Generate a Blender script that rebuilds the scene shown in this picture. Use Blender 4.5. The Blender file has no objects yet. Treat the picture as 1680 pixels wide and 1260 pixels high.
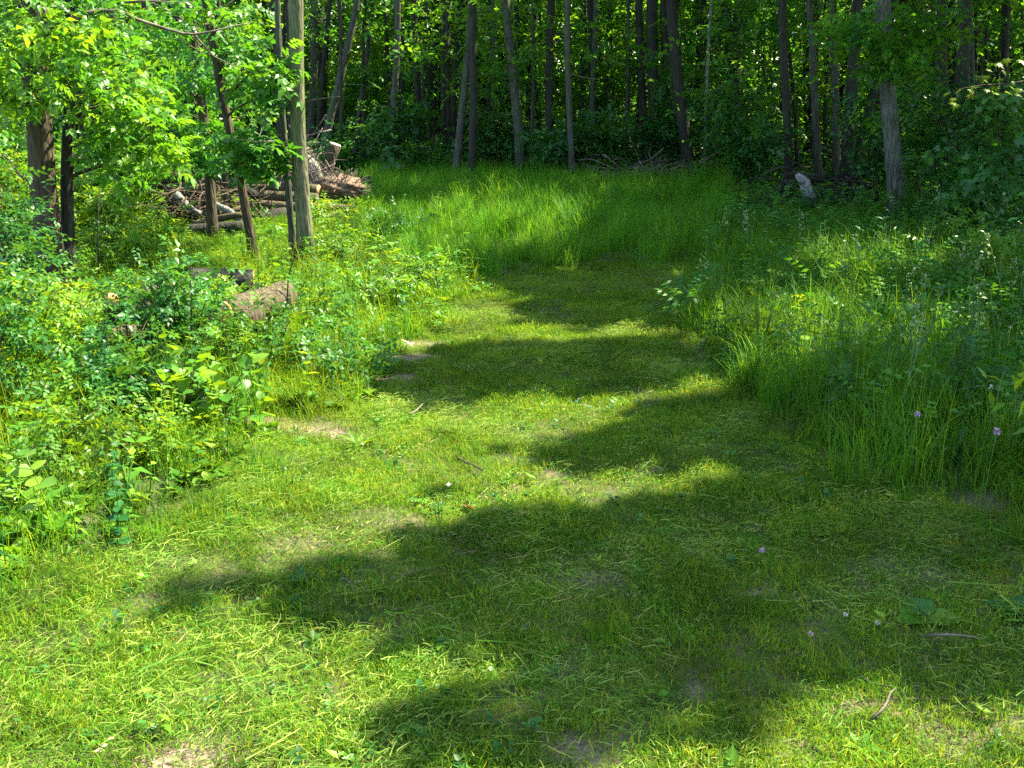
import bpy, math, random
import numpy as np
from mathutils import Vector, Matrix
random.seed(7)
rng = np.random.default_rng(11)
S = bpy.context.scene
COL = S.collection
R = math.radians

# ------------------------------------------------------------------ camera, sky, sun, exposure
CAM_H, PITCH, FPX = 1.75, math.atan(480 / 1680), 1680.0
cam = bpy.data.objects.new('camera', bpy.data.cameras.new('camera'))
COL.objects.link(cam)
cam.location = (0, 0, CAM_H)
cam.rotation_euler = (math.pi / 2 - PITCH, 0, 0)
cam.data.sensor_width = 36.0
cam.data.lens = 36.0
cam.data.clip_start = 0.05
cam.data.clip_end = 2000
S.camera = cam

SUN_EL, SUN_AZ = R(52), R(65)          # azimuth from +Y towards +X
SD = np.array([math.sin(SUN_AZ), math.cos(SUN_AZ)])
COT = 1 / math.tan(SUN_EL)
w = bpy.data.worlds.new('World')
S.world = w
w.use_nodes = True
nt = w.node_tree
bg = nt.nodes['Background']
sky = nt.nodes.new('ShaderNodeTexSky')
sky.sky_type = 'NISHITA'
sky.sun_disc = False
sky.sun_elevation = SUN_EL
sky.sun_rotation = SUN_AZ
nt.links.new(sky.outputs[0], bg.inputs[0])
bg.inputs[1].default_value = 0.11
sl = bpy.data.lights.new('sun', 'SUN')
sl.energy = 5.0
sl.angle = R(0.53)
sl.color = (1.0, 0.91, 0.72)
sun = bpy.data.objects.new('sun', sl)
COL.objects.link(sun)
sdir = Vector((SD[0] * math.cos(SUN_EL), SD[1] * math.cos(SUN_EL), math.sin(SUN_EL)))
sun.rotation_euler = sdir.to_track_quat('Z', 'Y').to_euler()
sun.location = (0, 0, 30)
S.view_settings.view_transform = 'Standard'
S.view_settings.look = 'None'
S.view_settings.exposure = 2.7
S.view_settings.gamma = 1
S.view_settings.use_curve_mapping = False
cy = S.cycles
cy.max_bounces = 5
cy.diffuse_bounces = 3
cy.glossy_bounces = 1
cy.transmission_bounces = 4
cy.transparent_max_bounces = 4
cy.caustics_reflective = False
cy.caustics_refractive = False
cy.use_denoising = False

# ------------------------------------------------------------------ picture <-> place
cp, sp = math.cos(PITCH), math.sin(PITCH)
def ray(u, v):
    a, b = (u - 840) / FPX, -(v - 630) / FPX
    return np.array([a, cp + b * sp, -sp + b * cp])
def at(u, v, Y):
    d = ray(u, v)
    return np.array([0, 0, CAM_H]) + d * (Y / d[1])
def gp(u, v, h=0.0):
    d = ray(u, v)
    return np.array([0, 0, CAM_H]) + d * ((h - CAM_H) / d[2])
def project(P):
    P = np.asarray(P, float) - np.array([0, 0, CAM_H])
    dep = P[..., 1] * cp - P[..., 2] * sp
    up = P[..., 1] * sp + P[..., 2] * cp
    return 840 + FPX * P[..., 0] / dep, 630 - FPX * up / dep
def wpoly(pts, h=0.0):
    out = []
    for u, v in pts:
        p = gp(u, v, h)
        out.append(p[:2] - h * COT * SD if h else p[:2])
    return np.array(out)
def inside(x, y, poly):
    c = np.zeros(np.shape(x), bool)
    n = len(poly)
    for i in range(n):
        x1, y1 = poly[i]
        x2, y2 = poly[(i + 1) % n]
        cond = (y1 > y) != (y2 > y)
        t = (x2 - x1) * (y - y1) / ((y2 - y1) if y2 != y1 else 1e-9) + x1
        c ^= cond & (x < t)
    return c
def gz(x, y):
    """height of the ground: gentle swells, a slightly raised left bank"""
    z = 0.018 * np.sin(1.7 * x + 0.9 * y) + 0.014 * np.sin(2.9 * y - 1.1 * x + 1) + 0.008 * np.sin(5.3 * x + 4.1 * y + 2)
    z = z + 0.012 * np.sin(0.5 * y + 0.31 * x) + .009 * fnoise(x, y, 5.0, 2.5)
    return z
def fnoise(x, y, s=1.0, seed=0.0):
    """smooth pseudo noise in about -1..1"""
    x = x * s + seed
    y = y * s - seed * 1.7
    return (np.sin(x * 1.3 + 1.7 * np.sin(y * 0.9 + seed)) + np.sin(y * 1.7 + 1.3 * np.sin(x * 1.1 - seed))
            + 0.6 * np.sin(2.9 * x + 2.3 * y + 1.1 * np.sin(1.9 * x)) + 0.5 * np.sin(3.7 * y - 3.1 * x)) / 3.1

# ------------------------------------------------------------------ zones (traced from the picture on the ground)
MOW = wpoly([(-400, 1040), (0, 968), (150, 925), (240, 885), (330, 832), (400, 770), (455, 705), (590, 660), (592, 612), (640, 575),
             (760, 502), (800, 468), (850, 442), (1000, 430), (1150, 434), (1150, 500), (1135, 560), (1190, 615), (1240, 672),
             (1330, 725), (1450, 795), (1680, 885), (2100, 1040), (2100, 1600), (-400, 1600)])
RIGHT = wpoly([(1150, 434), (1150, 500), (1135, 560), (1190, 615), (1240, 672), (1330, 725), (1450, 795), (1680, 885),
               (2100, 1040), (2500, 700), (2300, 345), (1200, 345)])
MID = wpoly([(600, 289), (900, 284), (1300, 289), (1500, 305), (2000, 345), (1200, 345), (1150, 434), (1000, 430), (850, 442), (800, 468),
             (700, 460), (600, 400), (585, 330)])
LEFT = wpoly([(-900, 1040), (0, 968), (150, 925), (240, 885), (330, 832), (400, 770), (455, 705), (590, 660), (592, 612), (640, 575),
              (760, 502), (800, 468), (700, 460), (600, 400), (585, 330), (600, 289), (-900, 289)])
FINE = wpoly([(395, 725), (410, 650), (455, 615), (560, 598), (600, 625), (592, 665), (500, 690), (455, 712)])

# shade on the ground
SHADE = [wpoly(p) for p in (
    [(255, 992), (380, 962), (520, 945), (600, 932), (650, 910), (700, 882), (800, 868), (900, 862), (950, 842), (1080, 836), (1160, 826),
     (1190, 800), (1300, 778), (1200, 764), (1050, 768), (930, 762), (832, 752), (900, 738), (990, 712), (1085, 716), (1105, 695),
     (1035, 672), (1150, 656), (1250, 652), (1330, 690), (1700, 690), (1900, 1150), (1660, 1138), (1500, 1122), (1470, 1092), (1400, 1074),
     (1370, 1100), (1280, 1142), (1200, 1195), (1100, 1248), (950, 1248), (800, 1262), (640, 1262), (540, 1205), (640, 1168), (780, 1146),
     (905, 1128), (850, 1082), (720, 1074), (545, 1062), (610, 1040), (560, 1018), (450, 1010), (330, 1006)],
    [(600, 622), (690, 662), (800, 647), (950, 642), (1100, 632), (1215, 618), (1190, 582), (1040, 568), (900, 576), (780, 566), (650, 588)],
    [(790, 482), (770, 462), (850, 430), (1160, 425), (1160, 545), (1110, 548), (1000, 528), (900, 538), (855, 520), (870, 498), (840, 486)],
)]
HOLES = [wpoly(p) for p in (
    [(1190, 925), (1240, 905), (1300, 915), (1280, 940), (1210, 945)],
    [(1075, 446), (1135, 440), (1140, 454), (1090, 458)],
    [(905, 436), (965, 432), (960, 441), (915, 444)],
    [(940, 602), (1080, 596), (1090, 606), (960, 612)],
    [(1140, 842), (1240, 830), (1230, 850), (1150, 858)],
)]
LITTALL = [wpoly(p, h) for p, h in (
    ([(1140, 455), (1290, 425), (1450, 418), (1500, 450), (1420, 490), (1340, 560), (1300, 650), (1210, 640), (1150, 580)], 0.45),
    ([(1480, 405), (1720, 415), (1720, 445), (1500, 440)], 0.6),
    ([(590, 300), (960, 293), (1000, 335), (900, 352), (780, 362), (690, 385), (600, 395)], 0.45),
    ([(850, 372), (985, 368), (990, 400), (960, 418), (860, 420)], 0.4),
    ([(1290, 985), (1300, 985), (1300, 990)], 0.1),
)]
LEFTLIT = wpoly([(-2500, 1500), (-2500, 283), (590, 283), (600, 440), (820, 475), (700, 530), (590, 620), (640, 1500)])

def shade_density(x, y):
    """how thick the leaf canopy is that stands between this ground point and the sun"""
    x = x + .13 * fnoise(x, y, 6.0, 1.3) + .05 * fnoise(x, y, 17.0, 4.1)
    y = y + .09 * fnoise(x, y, 7.0, 6.3) + .05 * fnoise(x, y, 19.0, 2.2)
    u, v = project(np.stack([x, y, np.zeros_like(x)], -1))
    d = np.where(y > 9.8, 0.93, 0.0)
    sh = np.zeros_like(x, bool)
    for p in SHADE:
        sh |= inside(x, y, p)
    d = np.where(sh, 1.0, d)
    right = inside(x, y, RIGHT)
    d = np.where(right, 0.93, d)
    d = np.where((x > 3.2) & (y < 9.8) & (y > 3.2), 1.0, d)
    for p in HOLES:
        d = np.where(inside(x, y, p), 0.0, d)
    d = np.where((fnoise(x, y, 4.3, 9.7) > .74) & (y < 16), .1, d)
    for c in ((1610, 140, 10.4), (1560, 158, 10.4), (1665, 110, 10.4)):  # gap shaped into the unseen canopy so sun reaches the maple twig
        q = at(*c); d = np.where((x - q[0] + SD[0] * COT * q[2]) ** 2 + (y - q[1] + SD[1] * COT * q[2]) ** 2 < .45, 0., d)
    for p in LITTALL:
        d = np.where(inside(x, y, p) & ~sh, 0.05, d)
    l = inside(x, y, LEFTLIT) & ~sh
    d = np.where(l, np.where(fnoise(x, y, 1.1, 5.0) > 0.62, 0.35, 0.0), d)
    far = y > 24
    n = fnoise(x, y, 0.75, 2.0)
    d = np.where(far, np.where(n > np.where(y > 30, -.6, .02), 0.04, 0.85), d)
    edge = (y > 17) & (y <= 24) & ~l
    d = np.where(edge, np.where(fnoise(x, y, 1.5, 8.0) > 0.38, 0.1, 0.95), d)
    return d

# ------------------------------------------------------------------ object helpers
def tag(o, label=None, cat=None, group=None, kind=None):
    if label: o['label'] = label
    if cat: o['category'] = cat
    if group: o['group'] = group
    if kind: o['kind'] = kind
    return o
def empty(name, loc, label, cat, group=None):
    o = bpy.data.objects.new(name, None)
    o.empty_display_size = 0.1
    COL.objects.link(o)
    o.location = loc
    return tag(o, label, cat, group)
def mesh_of(name, V, F, mat, tint=None, smooth=False):
    V = np.asarray(V, np.float32)
    Fs = F if isinstance(F, list) else [F]
    me = bpy.data.meshes.new(name)
    me.vertices.add(len(V))
    me.vertices.foreach_set('co', V.ravel())
    nl = sum(f.size for f in Fs)
    npol = sum(len(f) for f in Fs)
    me.loops.add(nl)
    me.polygons.add(npol)
    me.loops.foreach_set('vertex_index', np.concatenate([f.ravel() for f in Fs]).astype(np.int32))
    tot = np.concatenate([np.full(len(f), f.shape[1]) for f in Fs]).astype(np.int32)
    st = np.concatenate([[0], np.cumsum(tot)[:-1]]).astype(np.int32)
    me.polygons.foreach_set('loop_start', st)
    me.polygons.foreach_set('loop_total', tot)
    if smooth:
        me.polygons.foreach_set('use_smooth', np.ones(npol, bool))
    if tint is not None:
        a = me.attributes.new('tint', 'FLOAT', 'POINT')
        a.data.foreach_set('value', np.asarray(tint, np.float32))
    me.materials.append(mat)
    me.update(calc_edges=True)
    me.validate()
    return me
def part(name, V, F, mat, parent=None, tint=None, smooth=False, kind=None, label=None):
    V = np.asarray(V, float)
    loc = np.zeros(3)
    if parent is not None:
        p = parent
        while p is not None:
            loc = loc + np.array(p.location)
            p = p.parent
    me = mesh_of(name, V - loc, F, mat, tint, smooth)
    o = bpy.data.objects.new(name, me)
    COL.objects.link(o)
    if parent is not None: o.parent = parent
    if kind: o['kind'] = kind
    if label: o['label'] = label
    return o
def rotm(yaw, pitch, roll):
    """Rz(yaw) Rx(pitch) Ry(roll) for arrays"""
    cyw, syw, cx, sx, cr, sr = np.cos(yaw), np.sin(yaw), np.cos(pitch), np.sin(pitch), np.cos(roll), np.sin(roll)
    z = np.zeros_like(cyw); o = np.ones_like(cyw)
    Rz = np.stack([np.stack([cyw, -syw, z], -1), np.stack([syw, cyw, z], -1), np.stack([z, z, o], -1)], -2)
    Rx = np.stack([np.stack([o, z, z], -1), np.stack([z, cx, -sx], -1), np.stack([z, sx, cx], -1)], -2)
    Ry = np.stack([np.stack([cr, z, sr], -1), np.stack([z, o, z], -1), np.stack([-sr, z, cr], -1)], -2)
    return Rz @ Rx @ Ry
def replicate(T, P, Rm, s, tint=None):
    V, F = T
    k, n = len(P), len(V)
    X = np.einsum('kij,nj->kni', Rm, V) * np.reshape(s, (-1, 1, 1)) + P[:, None, :]
    F2 = (F[None] + (np.arange(k) * n)[:, None, None]).reshape(-1, F.shape[1])
    t = np.repeat(rng.random(k) if tint is None else tint, n)
    return X.reshape(-1, 3), F2, t
def join(lst):
    V, F, T, off = [], [], [], 0
    for v, f, t in lst:
        V.append(v); F.append(f + off); T.append(t); off += len(v)
    return np.concatenate(V), np.concatenate(F), np.concatenate(T)

# leaf templates: along +Y, upper side +Z
LEAF = (np.array([(0, 0, 0), (-.25, .36, .07), (0, .45, 0), (.25, .36, .07), (0, 1, -.12)], float),
        np.array([(0, 2, 1), (1, 2, 4), (0, 3, 2), (3, 4, 2)]))
LEAF2 = (np.array([(0, 0, 0), (.27, .42, .08), (0, 1, -.06), (-.27, .42, .08)], float), np.array([(0, 1, 2), (0, 2, 3)]))
LANCE = (np.array([(0, 0, 0), (-.11, .4, .04), (0, .42, 0), (.11, .4, .04), (0, 1, -.18)], float),
         np.array([(0, 2, 1), (1, 2, 4), (0, 3, 2), (3, 4, 2)]))
ROUND = (np.array([(0, 0, 0), (-.34, .12, .05), (-.42, .5, .07), (-.2, .85, 0), (0, 1, -.05), (.2, .85, 0), (.42, .5, .07), (.34, .12, .05), (0, .45, 0)], float),
         np.array([(8, i, (i - 1) % 8) for i in range(8)]))
def maple():
    pts = []
    for a, r in ((-90, .12), (-55, .42), (-30, .25), (0, .62), (22, .33), (48, .66), (66, .42), (90, 1.0), (114, .42), (132, .66), (158, .33), (180, .62), (210, .25), (235, .42)):
        pts.append((r * .75 * math.cos(R(a)), .38 + .62 * r * math.sin(R(a)), -.1 * r))
    pts.append((0, .38, .04))
    n = len(pts) - 1
    return np.array(pts, float), np.array([(n, i, (i + 1) % n) for i in range(n)])
MAPLE = maple()
def compound(nl=7, L=.42, wid=1.0):
    """pinnate leaf about 1 long with nl leaflets"""
    P, yw, pt, rl, sc = [], [], [], [], []
    k = (nl - 1) // 2
    for i in range(k):
        y = .28 + .5 * i / max(1, k - 1)
        for s in (-1, 1):
            P.append((0, y, -.12 * y * y)); yw.append(-s * R(62)); pt.append(R(random.uniform(-25, 5))); rl.append(R(random.uniform(-20, 20))); sc.append(L * random.uniform(.8, 1.05))
    P.append((0, .8, -.09)); yw.append(0.); pt.append(R(-22)); rl.append(0.); sc.append(L)
    v, f, t = replicate(LEAF, np.array(P), rotm(np.array(yw), np.array(pt), np.array(rl)), np.array(sc))
    return v, f
COMPOUND = [compound(7), compound(5, .5), compound(9, .36)]
def sprig(tpl, n=7, L=.3, flat=20, droop=-.2):
    """small twig of alternate leaves"""
    P, yw, pt, rl, sc = [], [], [], [], []
    for i in range(n):
        y = .1 + .75 * i / (n - 1)
        s = -1 if i % 2 else 1
        P.append((random.uniform(-.03, .03), y, droop * y * y + random.uniform(-.04, .04)))
        yw.append(-s * R(random.uniform(30, 75)) if i < n - 1 else 0.); pt.append(R(random.uniform(-flat * 1.6, flat * .5))); rl.append(R(random.uniform(-flat, flat))); sc.append(L * random.uniform(.7, 1.1))
    v, f, t = replicate(tpl, np.array(P), rotm(np.array(yw), np.array(pt), np.array(rl)), np.array(sc))
    return v, f
SPR_LEAF = [sprig(LEAF, 8) for _ in range(4)]
SPR_FAR = [sprig(LEAF2, 6, .42) for _ in range(4)]
SPR_MAPLE = [sprig(MAPLE, 5, .42) for _ in range(4)]

def cloud(tpls, P, size, jit=.35, pitch=R(28), tints=None):
    """leaves or sprays at the points P"""
    n = len(P)
    which = rng.integers(0, len(tpls), n)
    out = []
    if tints is None: tints = rng.random(n)
    for i, t in enumerate(tpls):
        m = which == i
        k = int(m.sum())
        if not k: continue
        Rm = rotm(rng.uniform(0, 2 * math.pi, k), rng.normal(-.1, pitch, k), rng.normal(0, pitch, k))
        out.append(replicate(t, P[m], Rm, size * rng.uniform(1 - jit, 1 + jit, k), np.clip(tints[m], 0, 1)))
    return join(out)
def pads(centres, n_each, flat=.28):
    """points gathered in flat, layered pads; centres rows: x,y,z,r"""
    P, T = [], []
    for c in centres:
        k = max(1, int(n_each * random.uniform(.6, 1.4)))
        a = rng.uniform(0, 2 * math.pi, k); r = np.sqrt(rng.random(k)) * c[3]
        q = np.stack([c[0] + r * np.cos(a), c[1] + r * np.sin(a), c[2] + rng.normal(0, c[3] * flat, k) - .25 * r * r / c[3]], -1)
        P.append(q); T.append(np.clip(rng.normal(random.uniform(.25, .75), .18, k), 0, 1))
    return np.concatenate(P), np.concatenate(T)

def tube(pts, rads, sides=8, rough=0.0, caps=True, seed=0):
    """a tapered tube through pts (list of 3-vectors)"""
    pts = [Vector(p) for p in pts]
    n = len(pts)
    V = []
    prev = None
    for i, p in enumerate(pts):
        t = (pts[min(i + 1, n - 1)] - pts[max(i - 1, 0)]).normalized()
        if prev is None:
            a = t.orthogonal().normalized()
        else:
            a = (prev - t * prev.dot(t)).normalized()
        prev = a
        b = t.cross(a)
        for k in range(sides):
            th = 2 * math.pi * k / sides
            rr = rads[i] * (1 + rough * (math.sin(3 * th + seed + i * .35) * .5 + math.sin(5 * th + seed * 2 + i * .9) * .35 + random.uniform(-.3, .3)))
            V.append(p + a * (math.cos(th) * rr) + b * (math.sin(th) * rr))
    F = []
    for i in range(n - 1):
        for k in range(sides):
            k2 = (k + 1) % sides
            F.append((i * sides + k, i * sides + k2, (i + 1) * sides + k2, (i + 1) * sides + k))
    V = np.array([tuple(v) for v in V])
    if caps:
        V = np.vstack([V, np.array([tuple(pts[0]), tuple(pts[-1])])])
        c0, c1 = n * sides, n * sides + 1
        for k in range(sides):
            k2 = (k + 1) % sides
            F.append((c0, k2, k, c0)); F.append((c1, (n - 1) * sides + k, (n - 1) * sides + k2, c1))
    T = [f for f in F if f[0] != f[3]]
    tri = np.array([(f[0], f[1], f[2]) for f in T] + [(f[0], f[2], f[3]) for f in T] + [f[:3] for f in F if f[0] == f[3]])
    return V, tri, np.full(len(V), random.random())
def bend(a, b, n=6, sag=0.0, wob=0.0):
    a, b = np.asarray(a, float), np.asarray(b, float)
    L = np.linalg.norm(b - a)
    out = []
    w1, w2 = rng.normal(0, wob * L, 3), rng.normal(0, wob * L * .5, 3)
    for i in range(n):
        t = i / (n - 1)
        out.append(a + (b - a) * t + w1 * math.sin(math.pi * t) + w2 * math.sin(2 * math.pi * t) + np.array([0, 0, -sag * L * 4 * t * (1 - t)]))
    return out

# ------------------------------------------------------------------ materials
def new_mat(name):
    m = bpy.data.materials.new(name)
    m.use_nodes = True
    t = m.node_tree
    t.nodes.clear()
    return m, t, t.nodes, t.links
def leaf_mat(name, c0, c1, c2, trans=.45, rough=.42, spec=.35, tcol=(1.6, 1.1, .4), veins=False):
    """leaf: reflects and lets light through; colour varies per leaf and per plant"""
    m, t, N, L = new_mat(name)
    at_ = N.new('ShaderNodeAttribute'); at_.attribute_name = 'tint'
    oi = N.new('ShaderNodeObjectInfo')
    ad = N.new('ShaderNodeMath'); ad.operation = 'MULTIPLY_ADD'
    L.new(oi.outputs['Random'], ad.inputs[0]); ad.inputs[1].default_value = .45
    mul = N.new('ShaderNodeMath'); mul.operation = 'MULTIPLY'; L.new(at_.outputs['Fac'], mul.inputs[0]); mul.inputs[1].default_value = .65
    L.new(mul.outputs[0], ad.inputs[2])
    rp = N.new('ShaderNodeValToRGB')
    rp.color_ramp.elements[0].color = (*c0, 1); rp.color_ramp.elements[0].position = .1
    rp.color_ramp.elements[1].color = (*c2, 1); rp.color_ramp.elements[1].position = .95
    e = rp.color_ramp.elements.new(.5); e.color = (*c1, 1)
    L.new(ad.outputs[0], rp.inputs[0])
    geo = N.new('ShaderNodeNewGeometry')
    nz = N.new('ShaderNodeTexNoise'); nz.inputs['Scale'].default_value = 2.3; nz.inputs['Detail'].default_value = 2
    L.new(geo.outputs['Position'], nz.inputs['Vector'])
    hs = N.new('ShaderNodeHueSaturation')
    mr = N.new('ShaderNodeMapRange'); mr.inputs[1].default_value = .3; mr.inputs[2].default_value = .7; mr.inputs[3].default_value = .72; mr.inputs[4].default_value = 1.3
    L.new(nz.outputs[0], mr.inputs[0]); L.new(mr.outputs[0], hs.inputs['Value']); L.new(rp.outputs[0], hs.inputs['Color'])
    pr = N.new('ShaderNodeBsdfPrincipled')
    pr.inputs['Roughness'].default_value = rough
    pr.inputs['Specular IOR Level'].default_value = spec
    L.new(hs.outputs[0], pr.inputs['Base Color'])
    mx = N.new('ShaderNodeMix'); mx.data_type = 'RGBA'; mx.blend_type = 'MULTIPLY'; mx.inputs[0].default_value = 1
    L.new(hs.outputs[0], mx.inputs[6]); mx.inputs[7].default_value = (*[c * 1.25 for c in tcol], 1)
    tr = N.new('ShaderNodeBsdfTranslucent'); L.new(mx.outputs[2], tr.inputs[0])
    ms = N.new('ShaderNodeMixShader'); ms.inputs[0].default_value = trans
    L.new(pr.outputs[0], ms.inputs[1]); L.new(tr.outputs[0], ms.inputs[2])
    o = N.new('ShaderNodeOutputMaterial'); L.new(ms.outputs[0], o.inputs[0])
    return m
def bark_mat(name, c0, c1, moss=(0.05, 0.08, 0.02), mossy=.3, scale=1.0, bump=.5):
    m, t, N, L = new_mat(name)
    tc = N.new('ShaderNodeTexCoord')
    mp = N.new('ShaderNodeMapping'); mp.inputs['Scale'].default_value = (14 * scale, 14 * scale, 2.2 * scale)
    L.new(tc.outputs['Object'], mp.inputs[0])
    n1 = N.new('ShaderNodeTexNoise'); n1.inputs['Scale'].default_value = 2.2; n1.inputs['Detail'].default_value = 7; n1.inputs['Roughness'].default_value = .65
    L.new(mp.outputs[0], n1.inputs['Vector'])
    vo = N.new('ShaderNodeTexVoronoi'); vo.feature = 'DISTANCE_TO_EDGE'; vo.inputs['Scale'].default_value = 1.8
    L.new(mp.outputs[0], vo.inputs['Vector'])
    n2 = N.new('ShaderNodeTexNoise'); n2.inputs['Scale'].default_value = 1.6; n2.inputs['Detail'].default_value = 4
    L.new(tc.outputs['Object'], n2.inputs['Vector'])
    rp = N.new('ShaderNodeValToRGB')
    rp.color_ramp.elements[0].color = (*c0, 1); rp.color_ramp.elements[0].position = .35
    rp.color_ramp.elements[1].color = (*c1, 1); rp.color_ramp.elements[1].position = .68
    L.new(n1.outputs[0], rp.inputs[0])
    mm = N.new('ShaderNodeMix'); mm.data_type = 'RGBA'
    mr = N.new('ShaderNodeMapRange'); mr.inputs[1].default_value = .45; mr.inputs[2].default_value = .7; mr.inputs[4].default_value = mossy
    L.new(n2.outputs[0], mr.inputs[0]); L.new(mr.outputs[0], mm.inputs[0]); L.new(rp.outputs[0], mm.inputs[6]); mm.inputs[7].default_value = (*moss, 1)
    ad = N.new('ShaderNodeMath'); ad.operation = 'MULTIPLY_ADD'
    mr2 = N.new('ShaderNodeMapRange'); mr2.inputs[2].default_value = .25; L.new(vo.outputs['Distance'], mr2.inputs[0])
    L.new(mr2.outputs[0], ad.inputs[0]); ad.inputs[1].default_value = .6; L.new(n1.outputs[0], ad.inputs[2])
    bp = N.new('ShaderNodeBump'); bp.inputs['Strength'].default_value = bump; bp.inputs['Distance'].default_value = .02
    L.new(ad.outputs[0], bp.inputs['Height'])
    pr = N.new('ShaderNodeBsdfPrincipled'); pr.inputs['Roughness'].default_value = .9; pr.inputs['Specular IOR Level'].default_value = .15
    L.new(mm.outputs[2], pr.inputs['Base Color']); L.new(bp.outputs[0], pr.inputs['Normal'])
    o = N.new('ShaderNodeOutputMaterial'); L.new(pr.outputs[0], o.inputs[0])
    return m
def wood_mat(name, c0, c1, sc=18):
    m, t, N, L = new_mat(name)
    tc = N.new('ShaderNodeTexCoord')
    nz = N.new('ShaderNodeTexNoise'); nz.inputs['Scale'].default_value = sc; nz.inputs['Detail'].default_value = 5
    L.new(tc.outputs['Object'], nz.inputs['Vector'])
    rp = N.new('ShaderNodeValToRGB'); rp.color_ramp.elements[0].position = .35; rp.color_ramp.elements[1].position = .7
    rp.color_ramp.elements[0].color = (*c0, 1); rp.color_ramp.elements[1].color = (*c1, 1)
    L.new(nz.outputs[0], rp.inputs[0])
    bp = N.new('ShaderNodeBump'); bp.inputs['Strength'].default_value = .5; bp.inputs['Distance'].default_value = .01; L.new(nz.outputs[0], bp.inputs['Height'])
    pr = N.new('ShaderNodeBsdfPrincipled'); pr.inputs['Roughness'].default_value = .85; pr.inputs['Specular IOR Level'].default_value = .2
    L.new(rp.outputs[0], pr.inputs['Base Color']); L.new(bp.outputs[0], pr.inputs['Normal'])
    o = N.new('ShaderNodeOutputMaterial'); L.new(pr.outputs[0], o.inputs[0])
    return m

G_MOW = leaf_mat('mown_grass', (.021, .095, .005), (.062, .17, .007), (.175, .24, .016), trans=.42, spec=.08, rough=.6)
G_CLIP = leaf_mat('grass_clippings', (.034, .115, .009), (.082, .18, .015), (.225, .26, .055), trans=.38, rough=.6, spec=.08)
G_TALL = leaf_mat('tall_grass', (.022, .095, .005), (.048, .16, .008), (.11, .23, .014), trans=.5, spec=.1, rough=.5)
G_FIELD = leaf_mat('field_grass', (.02, .12, .006), (.052, .195, .010), (.125, .27, .018), trans=.52, spec=.1, rough=.5)
G_FINE = leaf_mat('fine_grass', (.06, .16, .004), (.11, .22, .006), (.19, .27, .012), trans=.5, spec=.1)
G_DRY = leaf_mat('dry_grass', (.10, .085, .03), (.17, .15, .06), (.27, .24, .11), trans=.3, spec=.1, tcol=(1.1, 1.0, .6))
HERB = leaf_mat('herb_leaf', (.024, .10, .006), (.062, .175, .009), (.15, .25, .016), trans=.45, spec=.22)
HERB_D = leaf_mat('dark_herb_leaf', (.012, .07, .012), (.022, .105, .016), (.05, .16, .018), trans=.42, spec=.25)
FEATHER = leaf_mat('feathery_leaf', (.018, .085, .010), (.03, .13, .013), (.06, .17, .018), trans=.42, spec=.15)
L_BOX = leaf_mat('boxelder_leaf', (.02, .115, .010), (.05, .175, .012), (.13, .25, .016), trans=.5, spec=.3, tcol=(1.4, 1.1, .4))
L_FOR = leaf_mat('forest_leaf', (.015, .09, .009), (.038, .155, .013), (.10, .24, .018), trans=.58, spec=.2)
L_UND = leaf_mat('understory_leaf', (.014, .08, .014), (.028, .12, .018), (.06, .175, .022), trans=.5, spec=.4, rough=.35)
L_MAP = leaf_mat('young_maple_leaf', (.06, .12, .004), (.09, .16, .005), (.13, .20, .008), trans=.6, spec=.1)
PANI = leaf_mat('grass_seed_head', (.09, .16, .05), (.14, .2, .07), (.2, .24, .1), trans=.25, tcol=(1., 1., .6))
DEADLEAF = leaf_mat('dead_leaf', (.12, .07, .03), (.22, .16, .08), (.34, .28, .17), trans=.25, tcol=(1, .9, .6))
REDLEAF = leaf_mat('red_dead_leaf', (.2, .08, .03), (.22, .09, .035), (.26, .12, .05), trans=.2, tcol=(1, .9, .6))
FLOWER = leaf_mat('clover_pink', (.42, .2, .36), (.5, .3, .45), (.6, .42, .55), trans=.3, tcol=(1, .9, 1))
WHITEFL = leaf_mat('white_petal', (.4, .42, .36), (.5, .52, .45), (.6, .6, .52), trans=.3, tcol=(1, 1, 1))
STEM = wood_mat('green_stem', (.05, .09, .02), (.09, .14, .03))
B_GREY = bark_mat('grey_bark', (.026, .027, .020), (.085, .088, .066), mossy=.4)
B_DARK = bark_mat('dark_bark', (.013, .013, .010), (.040, .038, .029), mossy=.25)
B_BROWN = bark_mat('brown_bark', (.026, .020, .012), (.085, .066, .040), mossy=.25, bump=.8)
B_GREEN = bark_mat('green_grey_bark', (.05, .05, .026), (.165, .165, .09), moss=(.075, .105, .026), mossy=.7, bump=.6, scale=1.4)
B_PALE = bark_mat('pale_bark', (.08, .08, .07), (.2, .2, .17), mossy=.15, bump=.6)
B_MID = bark_mat('mid_grey_bark', (.03, .032, .025), (.13, .135, .11), mossy=.35, bump=.9)
B_LOG = bark_mat('log_bark', (.030, .022, .014), (.13, .098, .062), mossy=.35, bump=.9)
TWIG = wood_mat('dry_twig', (.05, .04, .028), (.16, .135, .10))
CUT = wood_mat('fresh_cut_wood', (.42, .2, .07), (.58, .33, .14), 30)
CUTPALE = wood_mat('weathered_cut_wood', (.35, .3, .22), (.55, .5, .4), 30)
WHITEW = wood_mat('bleached_wood', (.10, .10, .09), (.33, .33, .31), 22)
ROOTS = wood_mat('root_mass_soil', (.04, .026, .015), (.19, .13, .085), 30)

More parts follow.
